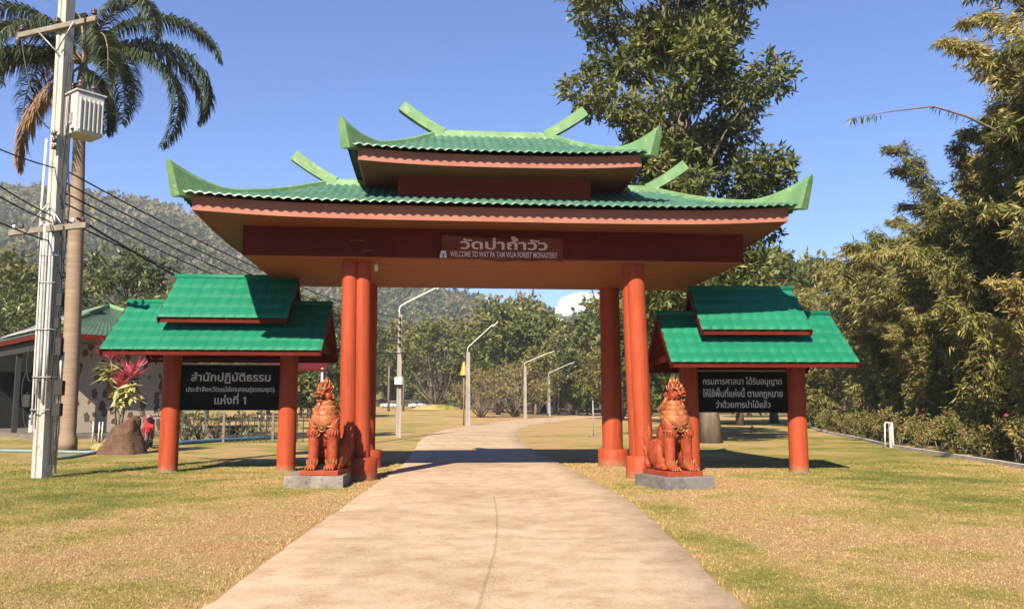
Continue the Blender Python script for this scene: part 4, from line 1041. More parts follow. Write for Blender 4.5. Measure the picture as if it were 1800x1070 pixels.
def stonewall():
    m, t, p, o = _new('stone_studded_wall'); co = _coord(t, 'Object', (1.0, 1.0, 0.62))
    dn = _noise(t, 1.6, 3, 0.6, co); dv = _mix(t, 0.30, co, dn.outputs['Color'])
    vo = t.nodes.new('ShaderNodeTexVoronoi'); vo.inputs['Scale'].default_value = 3.5; vo.inputs['Randomness'].default_value = 0.8; t.links.new(dv, vo.inputs['Vector'])
    f = _math(t, 'LESS_THAN', vo.outputs['Distance'], 0.43)
    nn = _noise(t, 6, 4, 0.6, co); mort = _ramp(t, nn.outputs[0], [(0.3, _sc((0.52, 0.44, 0.34))), (0.7, _sc((0.66, 0.57, 0.45)))]); st = _ramp(t, vo.outputs['Color'], [(0.0, _sc((0.10, 0.06, 0.04))), (1.0, _sc((0.20, 0.12, 0.08)))])
    t.links.new(_mix(t, f, mort, st), p.inputs['Base Color']); p.inputs['Roughness'].default_value = 0.9; _bump(t, p, f, 0.5, 0.03); return m
M['stonewall'] = stonewall(); M['inner'] = surf('porch_shade_plaster', (0.045, 0.043, 0.04), (0.025, 0.025, 0.023), 1, 0.95, spec=0.05)  # plaster kept near black: the porch's shade is put into its colour
HOUSE, HC = house()
def hloc(x, y, z=0.0):
    c, s = math.cos(R(43)), math.sin(R(43)); return Vector((HC.x+x*c-y*s, HC.y+x*s+y*c, z))
for k, (y, z, d, mname, lab) in enumerate(((4.2, 0.22, (0.65, 0.65, 0.9), 'white_paint', 'white washing machine standing in the dark open side of the house'), (5.5, 0.22, (0.7, 0.6, 0.95), 'grey_paint', 'grey appliance standing beside the washing machine in the open side of the house'))):
    a = empty('washing_machine' if k == 0 else 'cabinet', hloc(1.25, y, z+0.7 if False else z), R(43), lab, 'appliance')
    mb = MB(); mb.box((0, 0, d[2]/2), d); mb.build('casing', M[mname], a, bevel=0.03)
    mb = MB(); mb.box((0, 0, d[2]+0.02), (d[0]*0.95, d[1]*0.95, 0.04)); mb.build('lid', M['steel'], a)
    mb = MB(); mb.box((-d[0]/2-0.005, 0, d[2]*0.82), (0.02, d[1]*0.8, 0.1)); mb.build('panel', M['dark'], a)

# termite mound, its plant, motorcycle, hoses, rocks
mc = gnd(217, 797); mb = MB(); vs = []; fs = []; n = 40; lv = 16
for j in range(lv+1):
    u = j/lv; rr = 0.46+0.40*(1-u)**2.2; rr = rr*1.0 if u < 0.9 else rr*(1-(u-0.9)*2.5)
    for i in range(n):
        a = 2*PI*i/n; nz_ = 1+0.22*mnoise.noise((math.cos(a)*1.6, math.sin(a)*1.6, u*2.2))+0.08*mnoise.noise((math.cos(a)*6, math.sin(a)*6, u*9))
        top = 1.16+0.22*math.cos(a-0.2); vs.append((rr*nz_*math.cos(a), rr*nz_*math.sin(a), u**0.8*top-0.06+(0.06*mnoise.noise((a*3, u*9, 2)) if j else 0)))
for j in range(lv):
    for i in range(n): fs.append((j*n+i, j*n+(i+1) % n, (j+1)*n+(i+1) % n, (j+1)*n+i))
mb.add(vs, fs, True); mb.add(vs[-n:], [tuple(range(n))])
tag(mb.build('termite_mound', M['mound'], None, mc), 'rough reddish-brown termite mound with a flat broken top left of the shelter post', 'mound')

def motorcycle(loc, yaw):
    t = empty('motorcycle', loc, yaw, 'red and black motorcycle parked by the house, half hidden behind the shelter post', 'motorcycle')
    for x in (-0.62, 0.62):
        mb = MB(); mb.tube([(x+0.27*math.cos(a), 0, 0.29+0.27*math.sin(a)) for a in np.linspace(0, 2*PI, 25)], 0.045, 10, False); w_ = mb.build('wheel', M['black'], t)
        mb = MB(); mb.tube([(x+0.21*math.cos(a), 0, 0.29+0.21*math.sin(a)) for a in np.linspace(0, 2*PI, 25)], 0.02, 6, False)
        for k in range(6): mb.tube([(x, 0, 0.29), (x+0.21*math.cos(k*PI/3), 0, 0.29+0.21*math.sin(k*PI/3))], 0.012, 5)
        mb.build('rim', M['steel'], w_)
    mb = MB(); capsule(mb, (-0.45, 0, 0.62), (0.05, 0, 0.50), 0.12, 0.13); capsule(mb, (0.05, 0, 0.45), (0.42, 0, 0.60), 0.12, 0.10); mb.ball((-0.6, 0, 0.64), (0.24, 0.10, 0.08)); link('body', remesh(mb, 0.02, 3, M['bike_red']), t)
    mb = MB(); capsule(mb, (-0.55, 0, 0.76), (0.05, 0, 0.72), 0.085, 0.07); link('seat', remesh(mb, 0.02, 2, M['black']), t)
    mb = MB(); mb.prism([(0.34, 0.35), (0.50, 0.30), (0.56, 0.70), (0.46, 0.98), (0.36, 0.92)], -0.17, 0.17); mb.build('leg_shield', M['bike_red'], t, bevel=0.04)
    mb = MB(); capsule(mb, (0.50, 0, 0.98), (0.56, 0, 1.02), 0.12, 0.10); link('cowl', remesh(mb, 0.02, 2, M['pink']), t)
    mb = MB(); mb.ball((0.655, 0, 0.98), (0.03, 0.07, 0.055)); mb.build('headlight', M['glass'], t)
    mb = MB(); mb.tube([(0.35, -0.36, 1.04), (0.45, -0.2, 1.06), (0.47, 0, 1.03), (0.45, 0.2, 1.06), (0.35, 0.36, 1.04)], 0.016, 8); mb.build('handlebar', M['black'], t)
    for s in (-1, 1):
        mb = MB(); mb.tube([(0.42, s*0.26, 1.05), (0.46, s*0.30, 1.22)], 0.01, 6); mb.ball((0.46, s*0.31, 1.26), (0.015, 0.065, 0.045)); mb.build('mirror', M['black'], t)
        mb = MB(); mb.tube([(0.47, s*0.07, 0.85), (0.62, s*0.07, 0.29)], 0.022, 8); mb.build('fork', M['steel'], t)
    mb = MB(); mb.prism([(0.50, 0.58), (0.85, 0.50), (0.88, 0.56), (0.66, 0.70), (0.50, 0.66)], -0.06, 0.06); mb.build('mudguard', M['bike_red'], t, bevel=0.02)
    mb = MB(); mb.box((-0.02, 0, 0.30), (0.42, 0.20, 0.22)); mb.build('engine', M['steel'], t, bevel=0.03)
    mb = MB(); mb.tube([(-0.05, -0.13, 0.25), (-0.4, -0.15, 0.28), (-0.75, -0.15, 0.36)], [0.03, 0.045, 0.05], 10); mb.build('exhaust', M['steel'], t)
bk = gnd(262, 787); motorcycle(bk, R(-72)); bpy.data.objects['motorcycle'].scale = (1.2, 1.2, 1.2)

def rock(px, py, r_, label, m):
    p = gnd(px, py); mb = MB(); mb.ball((0, 0, 0), (1, 1, 1), None, 16, 10); mb.v = [tuple(Vector(v)*(1+0.22*mnoise.noise((v[0]*1.7+px, v[1]*1.7, v[2]*1.7)))) for v in mb.v]
    mb.v = [(v[0]*r_[0], v[1]*r_[1], (v[2]*0.8+0.55)*r_[2]) for v in mb.v]; mb.sm = [False]*len(mb.sm)
    tag(mb.build('rock', m, None, p), label, 'rock')
rock(177, 794, (0.34, 0.3, 0.24), 'yellowish rock at the foot of the termite mound', surf('yellow_rock', (0.62, 0.55, 0.22), (0.45, 0.38, 0.14), 3, 0.9, bump=0.5))
rock(437, 770, (0.42, 0.35, 0.33), 'pale rounded boulder behind the left shelter', M['rock'])
def hose(pts, r_, m, label, name='hose'):
    P_ = []
    for i in range(len(pts)-1):
        a, b = gnd(*pts[i]), gnd(*pts[i+1])
        for k in range(6): q = a.lerp(b, k/6); P_.append((q.x, q.y+0.06*mnoise.noise((q.x*2, 1, 0)), r_))
    q = gnd(*pts[-1]); P_.append((q.x, q.y, r_))
    mb = MB(); mb.tube(P_, r_, 8); tag(mb.build(name, m), label, 'pipe')
hose([(-30, 793), (60, 795), (170, 797), (120, 806), (60, 812)], 0.05, M['paleblue'], 'pale blue water pipe looping on the dry grass at the far left', 'water_pipe')
hose([(308, 782), (380, 777), (470, 772), (545, 769)], 0.09, M['blue'], 'blue water pipe lying on the grass behind the left shelter', 'water_pipe')
hose([(1405, 727), (1436, 724.5), (1470, 722)], 0.10, M['blue'], 'blue pipe at the hedge foot behind the right shelter post', 'water_pipe')

# picket fence and clipped bushes behind the left board
def picket(loc, yaw, L, h, label, m, step=0.22):
    t = empty('picket_fence', loc, yaw, label, 'fence')
    for z in (h*0.25, h*0.8): mb = MB(); mb.box((L/2, 0.0, z), (L, 0.05, 0.07)); mb.build('rail', m, t)
    n = int(L/step)
    for i in range(n+1):
        if i % 8 == 0: mb = MB(); mb.box((i*step, 0, h*0.55), (0.11, 0.11, h*1.1)); mb.build('post', M['concrete'], t)
        else: mb = MB(); mb.box((i*step, -0.05, h*0.5), (0.045, 0.03, h)); mb.build('picket', m, t)
    return t
fb = at(395, 716, 40.0); picket((fb.x, fb.y, 0), R(4), 6.4, 1.25, 'dark picket fence with concrete posts glimpsed under the left sign board', M['dark'], 0.28)

# white tubular frame, kerb, stakes on the right
kp = [gnd(*q) for q in ((1358, 737), (1410, 748), (1450, 760), (1510, 772), (1570, 786), (1650, 799), (1720, 810), (1800, 823), (1900, 842))]
mb = MB()
for a, b in zip(kp[:-1], kp[1:]):
    d = b-a; ang = math.atan2(d.y, d.x); mb.box((a+b)/2+Vector((0, 0, 0.03)), (d.length, 0.14, 0.16), Matrix.Rotation(ang, 3, 'Z'))
tag(mb.build('kerb', surf('whitewashed_kerb', (1.2, 1.1, 0.95), (0.85, 0.75, 0.62), 3, 0.85, c3=(0.3, 0.25, 0.2))), 'low whitewashed kerb edging the lawn below the bamboo', 'kerb')
g = gnd(1563, 787); t = empty('tap_frame', g, R(20), 'white tubular gate frame standing by the kerb at the lawn edge', 'frame')
for x in (-0.16, 0.16): mb = MB(); mb.tube([(x*1.25, 0, 0), (x, 0, 0.95)], 0.028, 8); mb.build('leg', M['white_paint'], t)
mb = MB(); mb.tube([(-0.16, 0, 0.94), (-0.12, 0, 1.0), (0.12, 0, 1.0), (0.16, 0, 0.94)], 0.028, 8); mb.build('top_bar', M['white_paint'], t)
mb = MB(); mb.box((0.24, 0.1, 0.5), (0.12, 0.12, 1.0)); mb.build('post', M['white_paint'], t)
t = empty('stake', gnd(1043, 768), 0, 'thin pale stake standing in the lawn right of the path bend', 'stake')
mb = MB(); mb.tube([(0, 0, 0), (0.01, 0, 1.0), (-0.01, 0, 2.0)], 0.03, 7); mb.build('rod', M['steel'], t)
mb = MB(); mb.box((0, 0, 0.03), (0.55, 0.3, 0.06)); mb.build('foot', M['concrete'], t)
t = empty('spot_lamp', gnd(1320, 761), 0, 'small dark garden spot lamp on a short spike in the right lawn', 'lamp')
mb = MB(); mb.tube([(0, 0, 0), (0, 0, 0.28)], 0.02, 6); mb.build('spike', M['black'], t)
mb = MB(); mb.tube([(-0.05, 0, 0.26), (0.1, -0.12, 0.40)], [0.06, 0.11], 10); mb.build('lamp_head', M['black'], t)
t = empty('yellow_marker', gnd(815, 747), 0, 'thin post with a yellow bell-shaped top beside the second lamp post', 'marker')
mb = MB(); mb.tube([(0, 0, 0), (0, 0, 4.6)], 0.07, 7); mb.build('rod', surf('ochre_rod', (0.45, 0.30, 0.08), None, 4, 0.7), t)
mb = MB(); mb.lathe([(0.42, 4.55), (0.40, 4.7), (0.28, 5.0), (0.20, 5.4), (0.08, 5.75), (0.0, 5.85)], (0, 0, 0), 12); mb.build('bell_top', M['yellow'], t)

# parked cars far across the field
def car(px, Y, yaw, label, proto=[None]):
    b = at(px, 716, Y); z = gz(b.x, b.y)
    if proto[0] is None:
        t = empty('parked_car', (b.x, b.y, z), yaw)
        mb = MB(); o = [(-2.1, 0.35), (-2.15, 0.75), (-1.95, 0.95), (-0.9, 1.0), (1.0, 0.98), (1.95, 0.85), (2.15, 0.65), (2.12, 0.35)]; mb.prism(o, -0.85, 0.85); mb.build('body', M['white_paint'], t, bevel=0.06)
        mb = MB(); mb.prism([(-1.75, 0.95), (-1.25, 1.42), (0.1, 1.47), (0.95, 0.98)], -0.72, 0.72); c_ = mb.build('cabin', M['glass'], t, bevel=0.05)
        mb = MB(); mb.prism([(-1.3, 1.41), (-1.1, 1.50), (0.0, 1.52), (0.15, 1.45)], -0.70, 0.70); mb.build('car_roof', M['white_paint'], t, bevel=0.03)
        for x in (-1.35, 1.35):
            for s in (-1, 1):
                mb = MB(); mb.tube([(x, s*0.70, 0.33), (x, s*0.90, 0.33)], 0.33, 16); w_ = mb.build('wheel', M['black'], t)
                mb = MB(); mb.tube([(x, s*0.88, 0.33), (x, s*0.915, 0.33)], 0.20, 12); mb.build('rim', M['steel'], w_)
        for s in (-1, 1):
            mb = MB(); mb.box((2.1, s*0.6, 0.70), (0.08, 0.36, 0.14)); mb.build('headlight', M['glass'], t)
            mb = MB(); mb.box((-2.1, s*0.65, 0.78), (0.08, 0.28, 0.16)); mb.build('tail_light', M['bike_red'], t)
        proto[0] = t; o = t
    else: o = copy_tree(proto[0]); o.location = (b.x, b.y, z); o.rotation_euler = (0, 0, yaw)
    tag(o, label, 'car', 'white cars parked beyond the field'); return o
car(686, 190, R(150), 'white parked car seen left of the nearest lamp post across the field')
car(736, 190, R(165), 'white parked car seen right of the nearest lamp post across the field')
# open shed seen past the left lion
sp_ = at(520, 716, 62); t = empty('shed', (sp_.x, sp_.y, 0), R(8), 'small open shed with a tin roof on posts behind the left shelter', 'shed')
mb = MB(); mb.add([(-2.6, -1.5, 4.3), (2.2, -1.5, 4.3), (2.2, 1.8, 5.0), (-2.6, 1.8, 5.0)], [(0, 1, 2, 3)]); o = mb.build('roof', M['red_dark'], t); md = o.modifiers.new('s', 'SOLIDIFY'); md.thickness = 0.12
for x in (-2.3, 1.9):
    for y in (-1.3, 1.6): mb = MB(); mb.tube([(x, y, 0), (x, y, 4.4)], 0.08, 8); mb.build('post', M['white_paint'], t)

# ------------------------------------------------------------------ plants
M['leaf_dark'] = leafmat('glossy_dark_leaf', [(0.0, (0.022, 0.036, 0.010)), (0.4, (0.052, 0.073, 0.020)), (0.75, (0.105, 0.118, 0.034)), (1.0, (0.19, 0.16, 0.055))], 0.25, 0.42, 0.4)
M['leaf_mid'] = leafmat('mid_green_leaf', [(0.0, (0.032, 0.050, 0.012)), (0.4, (0.085, 0.100, 0.026)), (0.75, (0.145, 0.145, 0.042)), (1.0, (0.23, 0.18, 0.065))], 0.3, 0.55, 0.25)
M['leaf_yellow'] = leafmat('dry_yellow_leaf', [(0.0, (0.055, 0.065, 0.018)), (0.4, (0.110, 0.115, 0.030)), (0.75, (0.175, 0.150, 0.050)), (1.0, (0.26, 0.17, 0.08))], 0.3, 0.6, 0.2)
M['leaf_bamboo'] = leafmat('bamboo_leaf', [(0.0, (0.045, 0.058, 0.016)), (0.3, (0.115, 0.120, 0.034)), (0.6, (0.215, 0.190, 0.058)), (0.85, (0.29, 0.245, 0.085)), (1.0, (0.36, 0.27, 0.11))], 0.35, 0.5, 0.3)
M['leaf_tall'] = leafmat('olive_glossy_leaf', [(0.0, (0.030, 0.044, 0.012)), (0.4, (0.075, 0.090, 0.024)), (0.75, (0.145, 0.145, 0.042)), (1.0, (0.20, 0.175, 0.055))], 0.25, 0.55, 0.22)
M['leaf_dry'] = leafmat('dead_leaf', [(0.0, (0.10, 0.06, 0.03)), (0.5, (0.22, 0.14, 0.07)), (1.0, (0.34, 0.23, 0.12))], 0.25, 0.7, 0.1)
M['frond'] = leafmat('palm_leaflet', [(0.0, (0.014, 0.024, 0.010)), (0.4, (0.032, 0.048, 0.018)), (0.75, (0.085, 0.092, 0.036)), (1.0, (0.20, 0.17, 0.085))], 0.18, 0.4, 0.45)
M['cord_red'] = leafmat('crimson_leaf', [(0.0, (0.16, 0.012, 0.025)), (0.5, (0.36, 0.04, 0.085)), (1.0, (0.55, 0.17, 0.22))], 0.3, 0.4, 0.3)
M['cord_pale'] = leafmat('cream_green_leaf', [(0.0, (0.10, 0.12, 0.03)), (0.5, (0.34, 0.33, 0.13)), (1.0, (0.58, 0.52, 0.28))], 0.3, 0.45, 0.3)
M['culm'] = surf('bamboo_culm', (0.34, 0.30, 0.12), (0.20, 0.20, 0.07), 3, 0.55, c3=(0.42, 0.34, 0.2), bump=0.1)
M['palm_trunk'] = surf('ringed_palm_trunk', (0.52, 0.38, 0.26), (0.36, 0.25, 0.17), 1.2, 0.85, c3=(0.28, 0.20, 0.14), stretch=(0.6, 0.6, 7), bscale=12, bump=0.5)

def crown_mesh(name, blobs, per, Lh, Wd, mat, g, droop=0.2, spread=0.5, gap=0.0):
    """blobs: (x,y,z,r,tint). Leaves in small sprays spread through every blob's volume"""
    Ps = []; Ds = []; Ts = []; Ns = []
    for (x, y, z, r_, ti) in blobs:
        n = max(6, int(per*(r_**2))); k = 6; ns = max(1, n//k)
        u = unit(g.standard_normal((ns, 3))); rad = r_*(0.35+0.65*g.random((ns, 1))**0.6); c = np.array([x, y, z]) + u*rad*np.array([1, 1, 0.72])
        sd = unit(u*0.9+0.6*g.standard_normal((ns, 3))+np.array([0, 0, 0.15]))
        for j in range(k):
            d = unit(sd + spread*1.3*g.standard_normal((ns, 3)) - np.array([0, 0, droop])); Ps.append(c+sd*(j/k-0.5)*Lh*1.6); Ds.append(d); Ns.append(unit(g.standard_normal((ns, 3))*0.7+np.array([0, 0, 1.0])))
            Ts.append(np.clip(ti+0.22*g.standard_normal(ns)*0.8, 0, 1))
    P, D, N, T = (np.concatenate(a) for a in (Ps, Ds, Ns, Ts)); n = len(P)
    V, F = leaf_quads(P, D, N, Lh*(0.65+0.7*g.random(n)), Wd*(0.7+0.6*g.random(n)))
    return np_mesh(name, V, F, mat, False, T)
def limb(mb, a, b, r0, r1, rr, bend=0.12, n=5, k=7):
    a, b = Vector(a), Vector(b); L = (b-a).length; off = Vector((rr.uniform(-1, 1), rr.uniform(-1, 1), rr.uniform(0.0, 1.0)))*L*bend
    pts = [a.lerp(b, i/n)+off*math.sin(PI*i/n)+Vector((rr.uniform(-1, 1), rr.uniform(-1, 1), 0))*L*0.015*(0 < i < n) for i in range(n+1)]
    mb.tube(pts, [r0+(r1-r0)*i/n for i in range(n+1)], k)
    return pts
def tree(name, seed, H, base, prof, nb, br, per, Lh, Wd, lm, bm_, tr, lean=(0, 0), jit=0.35, tint=0.45, clump=1.0, droop=0.2, twig=True, stems=1, vis=0.9):
    """profile-driven tree: trunk to H, limbs to leaf clumps; prof(u) gives crown radius at 0..1 of crown height"""
    rr = random.Random(seed); g = np.random.default_rng(seed); t = empty(name, (0, 0, 0))
    blobs = []; mb = MB(); n = 10
    tp = [Vector((lean[0]*(i/n)**1.3+0.12*tr*4*mnoise.noise((i*0.5, seed, 0)), lean[1]*(i/n)+0.12*tr*4*mnoise.noise((i*0.5, seed, 5)), H*vis*i/n)) for i in range(n+1)]
    rd = [tr*(1-0.86*(i/n)**0.9)*(1.35 if i == 0 else 1) for i in range(n+1)]
    if stems == 1: mb.tube(tp, rd, 12)
    for s in range(nb):
        u = (s+rr.random())/nb; z = base+(H-base)*u; rmax = prof(u); a = s*2.399+rr.uniform(-0.5, 0.5); q = rmax*(0.30+0.70*rr.random()**0.55)
        zi = min(n-1, int(z/(H*vis)*n)); zi = max(0, min(n-1, zi)); c = tp[zi]
        p = Vector((c.x+q*math.cos(a), c.y+q*math.sin(a), z+rr.uniform(-1, 1)*jit)); r_ = br*(0.65+0.7*rr.random())
        blobs.append((p.x, p.y, p.z, r_, tint+rr.uniform(-0.2, 0.2)*clump+0.10*(u-0.5)))
        zs = max(0.25*base, z-0.45*q-0.15*H*0.3); zj = max(0, min(n, int(zs/(H*vis)*n))); st = tp[zj] if stems == 1 else Vector((rr.uniform(-0.3, 0.3), rr.uniform(-0.3, 0.3), rr.uniform(0, 0.4)))
        if q > 0.3*rmax or stems > 1:
            P_ = limb(mb, st, p, max(0.03, rd[zj]*0.42) if stems == 1 else tr*0.5, 0.02, rr)
            if twig:
                for _ in range(3):
                    e = p+Vector((rr.uniform(-1, 1), rr.uniform(-1, 1), rr.uniform(-0.4, 0.8)))*r_*0.9; limb(mb, P_[-2], e, 0.03, 0.008, rr, 0.1, 3, 5)
    mb.build('trunk', bm_, t)
    link('crown', crown_mesh('crown', blobs, per, Lh, Wd, lm, g, droop), t)
    return t
ell = lambda R_, p=0.5, q=1.0: (lambda u: R_*max(0.12, math.sin(PI*min(1, max(0, u))**q))**p)

# tall broad tree behind the right side of the gateway
tt = gnd(1250, 778)
big = tree('broadleaf_tree', 11, 24.0, 4.6, lambda u: 5.2*(0.62+0.38*math.sin(PI*(u*0.9+0.08)))*(0.72+0.34*math.sin(u*23.0)), 128, 1.12, 400, 0.36, 0.13, M['leaf_tall'], M['bark_pale'], 0.42, (-1.7, 0.5), 0.5, 0.42, 1.3)
big.location = tt; tag(big, 'tall glossy-leaved tree with a visible trunk rising behind the right end of the gateway roof', 'tree')

# bamboo
def bamboo(seed, nculm, H, spread_, nodes, per, Lh, Wd, dry=0.05):
    rr = random.Random(seed); g = np.random.default_rng(seed); t = empty('bamboo', (0, 0, 0)); Ps = []; Ds = []; Ts = []
    for c in range(nculm):
        a = rr.uniform(0, 2*PI); b = Vector((math.cos(a), math.sin(a), 0)); r0 = 0.9*math.sqrt(rr.random()); h = H*rr.uniform(0.62, 1.0); out_ = spread_*rr.uniform(0.35, 1.15); ct = rr.uniform(-0.16, 0.16); isdry = rr.random() < dry
        n = 14; pts = [b*r0 + Vector((0, 0, 1))*(h*(i/n)*(1-0.20*(i/n)**3)) + b*out_*(i/n)**2.4*h*0.42 - Vector((0, 0, 1))*(out_*h*0.16*(i/n)**4) for i in range(n+1)]
        mb = MB(); mb.tube(pts, [0.045*(1-0.85*i/n) for i in range(n+1)], 6); mb.build('culm', M['culm'], t)
        nn = int(nodes*h/H); uu = 0.06+0.94*g.random(nn)**0.85
        P = np.array([[p.x, p.y, p.z] for p in pts]); idx = uu*n; i0 = np.minimum(idx.astype(int), n-1); f = (idx-i0)[:, None]; q = P[i0]*(1-f)+P[i0+1]*f
        br = unit(g.standard_normal((nn, 3))*np.array([1, 1, 0.35])+np.array([b.x, b.y, 0.1])*0.6); bl = (0.25+1.15*g.random(nn)*np.clip(1.25-uu, 0.25, 1))[:, None]
        tip = q+br*bl-np.array([0, 0, 0.18])*bl**2
        for j in range(per):
            s = g.random((nn, 1))**0.7; pp = q+(tip-q)*s + 0.05*g.standard_normal((nn, 3)); d = unit(br*0.55+g.standard_normal((nn, 3))*np.array([0.75, 0.75, 0.42])+np.array([0, 0, -0.62]))
            Ps.append(pp); Ds.append(d); Ts.append(np.clip(0.42+ct+(0.34 if isdry else 0)+0.16*g.standard_normal(nn)+0.10*(s[:, 0]-0.5), 0, 1))
    P, D, T = (np.concatenate(a) for a in (Ps, Ds, Ts)); m = len(P); N = unit(g.standard_normal((m, 3))*0.8+np.array([0, 0, 0.7]))
    V, F = leaf_quads(P, D, N, Lh*(0.6+0.8*g.random(m))*0.95, Wd*(0.7+0.6*g.random(m))*0.85)
    link('foliage', np_mesh('foliage', V, F, M['leaf_bamboo'], False, T), t)
    return t
bam = [bamboo(3, 22, 14.0, 0.62, 95, 16, 0.38, 0.075), bamboo(5, 20, 13.0, 0.75, 95, 16, 0.38, 0.075, 0.08), bamboo(8, 20, 15.5, 0.5, 105, 16, 0.38, 0.075, 0.06), bamboo(12, 26, 21.0, 0.42, 230, 17, 0.33, 0.065, 0.08)]
BS = [  # x, y, variant, scale, turn, label
 (14.9, 20.0, 1, 0.85, 0.4, 'bamboo clump nearest the camera at the right frame edge, arching over the hedge'),
 (18.2, 24.0, 3, 0.98, 1.9, 'tall bamboo clump filling the upper right corner of the picture'),
 (19.0, 28.0, 3, 0.92, 3.0, 'bamboo clump second along the kerb from the right frame edge, behind the hedge'),
 (18.4, 31.5, 1, 0.95, 5.1, 'lower bamboo clump with drooping sprays just behind the hedge bushes'),
 (18.8, 33.6, 3, 0.84, 0.9, 'bamboo clump standing behind the white tubular frame'),
 (20.6, 39.5, 0, 1.05, 4.2, 'olive bamboo clump left of the white tubular frame'),
 (22.3, 45.0, 1, 1.16, 2.2, 'bamboo clump midway between the white frame and the right shelter'),
 (23.6, 51.0, 2, 1.02, 0.3, 'bamboo clump seen just right of the right shelter roof'),
 (25.0, 58.0, 0, 1.25, 3.7, 'far bamboo clump rising above the right shelter roof end'),
 (23.6, 66.0, 1, 1.25, 1.1, 'far bamboo clump partly hidden by the right shelter roof'),
 (20.5, 25.5, 3, 1.06, 5.5, 'tall rear bamboo clump at the right frame edge behind the others'),
 (22.0, 31.0, 3, 1.02, 2.8, 'rear bamboo clump forming the stepped skyline at upper right'),
 (24.5, 38.0, 3, 0.85, 4.6, 'rear bamboo clump with thin tips against the sky right of the roof'),
 (27.5, 47.0, 2, 1.2, 0.2, 'rear bamboo clump in the dip of the right skyline'),
 (16.6, 27.0, 0, 0.55, 2.0, 'low leafy bamboo growth directly behind the rose bushes near the right edge'),
 (18.3, 37.5, 2, 0.56, 1.4, 'low leafy bamboo growth directly behind the white tubular frame'),
 (17.6, 23.0, 1, 0.5, 3.3, 'lowest bamboo growth over the hedge at the right frame edge'),
 (21.8, 48.0, 0, 0.6, 5.0, 'low bamboo growth behind the kerb, left of the white tubular frame'),
 (25.0, 60.0, 2, 0.6, 0.9, 'low far bamboo growth just right of the right shelter post'),
 (30.0, 56.0, 0, 1.25, 0.8, 'rearmost bamboo clump on the right skyline below the dry tips')]
seen = set()
for x, y, v, s_, a, lab in BS:
    place(bam[v], v in seen, (x, y, 0), a, s_, lab, 'bamboo clumps along the right side', 'bamboo'); seen.add(v)
# one long bare culm reaching out over the sky
t = empty('bamboo', (19.0, 30.0, 0), 0, 'single long bamboo cane arching left over the sky with a tuft at its tip', 'bamboo')
e0 = at(1815, 260, 27.0)-Vector((19, 30, 0)); e1 = at(1700, 205, 26.5)-Vector((19, 30, 0)); e2 = at(1640, 187, 26.0)-Vector((19, 30, 0)); e3 = at(1560, 197, 25.5)-Vector((19, 30, 0)); e4 = at(1497, 207, 25.0)-Vector((19, 30, 0))
mb = MB(); mb.tube([(0, 0, 0), Vector((0.8, -1, 5.0)), e0, e1, e2, e3, e4], [0.055, 0.055, 0.05, 0.045, 0.03, 0.016, 0.006], 6); mb.build('culm', M['bark_pale'], t)
g_ = np.random.default_rng(4); n = 46; u = g_.random(n)**0.6; P = np.array(e3)[None]*(1-u[:, None])+np.array(e4)[None]*u[:, None]; P[30:] = np.array(e1)[None]+(np.array(e2)-np.array(e1))[None]*g_.random((16, 1))
V, F = leaf_quads(P, unit(g_.standard_normal((n, 3))*0.35+np.array([-0.3, 0, -1])), unit(g_.standard_normal((n, 3))), 0.22+0.15*g_.random(n), np.full(n, 0.045)); link('foliage', np_mesh('foliage', V, F, M['leaf_dark'], False, 0.3*g_.random(n)), t)

# hedge plants along the kerb: slender stems, sparse leaves, a few red flowers
def hedge_plant(seed, h):
    rr = random.Random(seed); g = np.random.default_rng(seed); t = empty('rose_bush', (0, 0, 0)); mb = MB(); bl = []
    for k in range(5):
        a = rr.uniform(0, 2*PI); b = Vector((0.12*math.cos(a), 0.12*math.sin(a), 0)); e = Vector((0.42*math.cos(a), 0.42*math.sin(a), h*rr.uniform(0.7, 1.0)))
        P_ = limb(mb, b, e, 0.02, 0.008, rr, 0.08)
        for q in P_[2:]: bl.append((q.x+rr.uniform(-.12, .12), q.y+rr.uniform(-.12, .12), q.z+rr.uniform(-.05, .1), rr.uniform(0.14, 0.26), rr.uniform(0.3, 0.8)))
    mb.build('stem', M['bark_pale'], t); link('foliage', crown_mesh('foliage', bl, 850, 0.13, 0.06, M['leaf_yellow'], g, 0.2), t)
    for k in range(rr.choice((1, 2, 3))):
        q = bl[rr.randrange(len(bl))]; P = np.array([[q[0], q[1], q[2]+0.12]]*8); D = unit(g.standard_normal((8, 3))+np.array([0, 0, 0.6])); V, F = leaf_quads(P, D, unit(g.standard_normal((8, 3))), np.full(8, 0.09), np.full(8, 0.07)); link('flower', np_mesh('flower', V, F, M['cord_red'], False, g.random(8)), t)
    return t
hp = [hedge_plant(21, 1.25), hedge_plant(22, 1.45), hedge_plant(23, 1.05)]; used = [False]*3; rr = random.Random(5)
acc = 0.0
for (a, b) in zip(kp[:-1], kp[1:]):
    d = b-a; L = d.length; nrm = Vector((-d.y, d.x, 0)).normalized()
    if nrm.x < 0: nrm = -nrm
    while acc < L:
        for row in (0, 1):
            p = a+d*(acc/L)+nrm*(0.75+0.85*row+rr.uniform(-0.2, 0.2))+Vector((rr.uniform(-.15, .15), rr.uniform(-.2, .2), 0)); k = rr.randrange(3)
            if p.y > 70 or p.y < 19: continue
            place(hp[k], used[k], p, rr.uniform(0, 6.28), rr.uniform(0.8, 1.2), 'leggy rose bush with yellowing leaves in the row behind the whitewashed kerb', 'rose bushes behind the kerb', 'bush'); used[k] = True
        acc += rr.uniform(0.75, 1.15)*(1+a.y/60)
    acc -= L

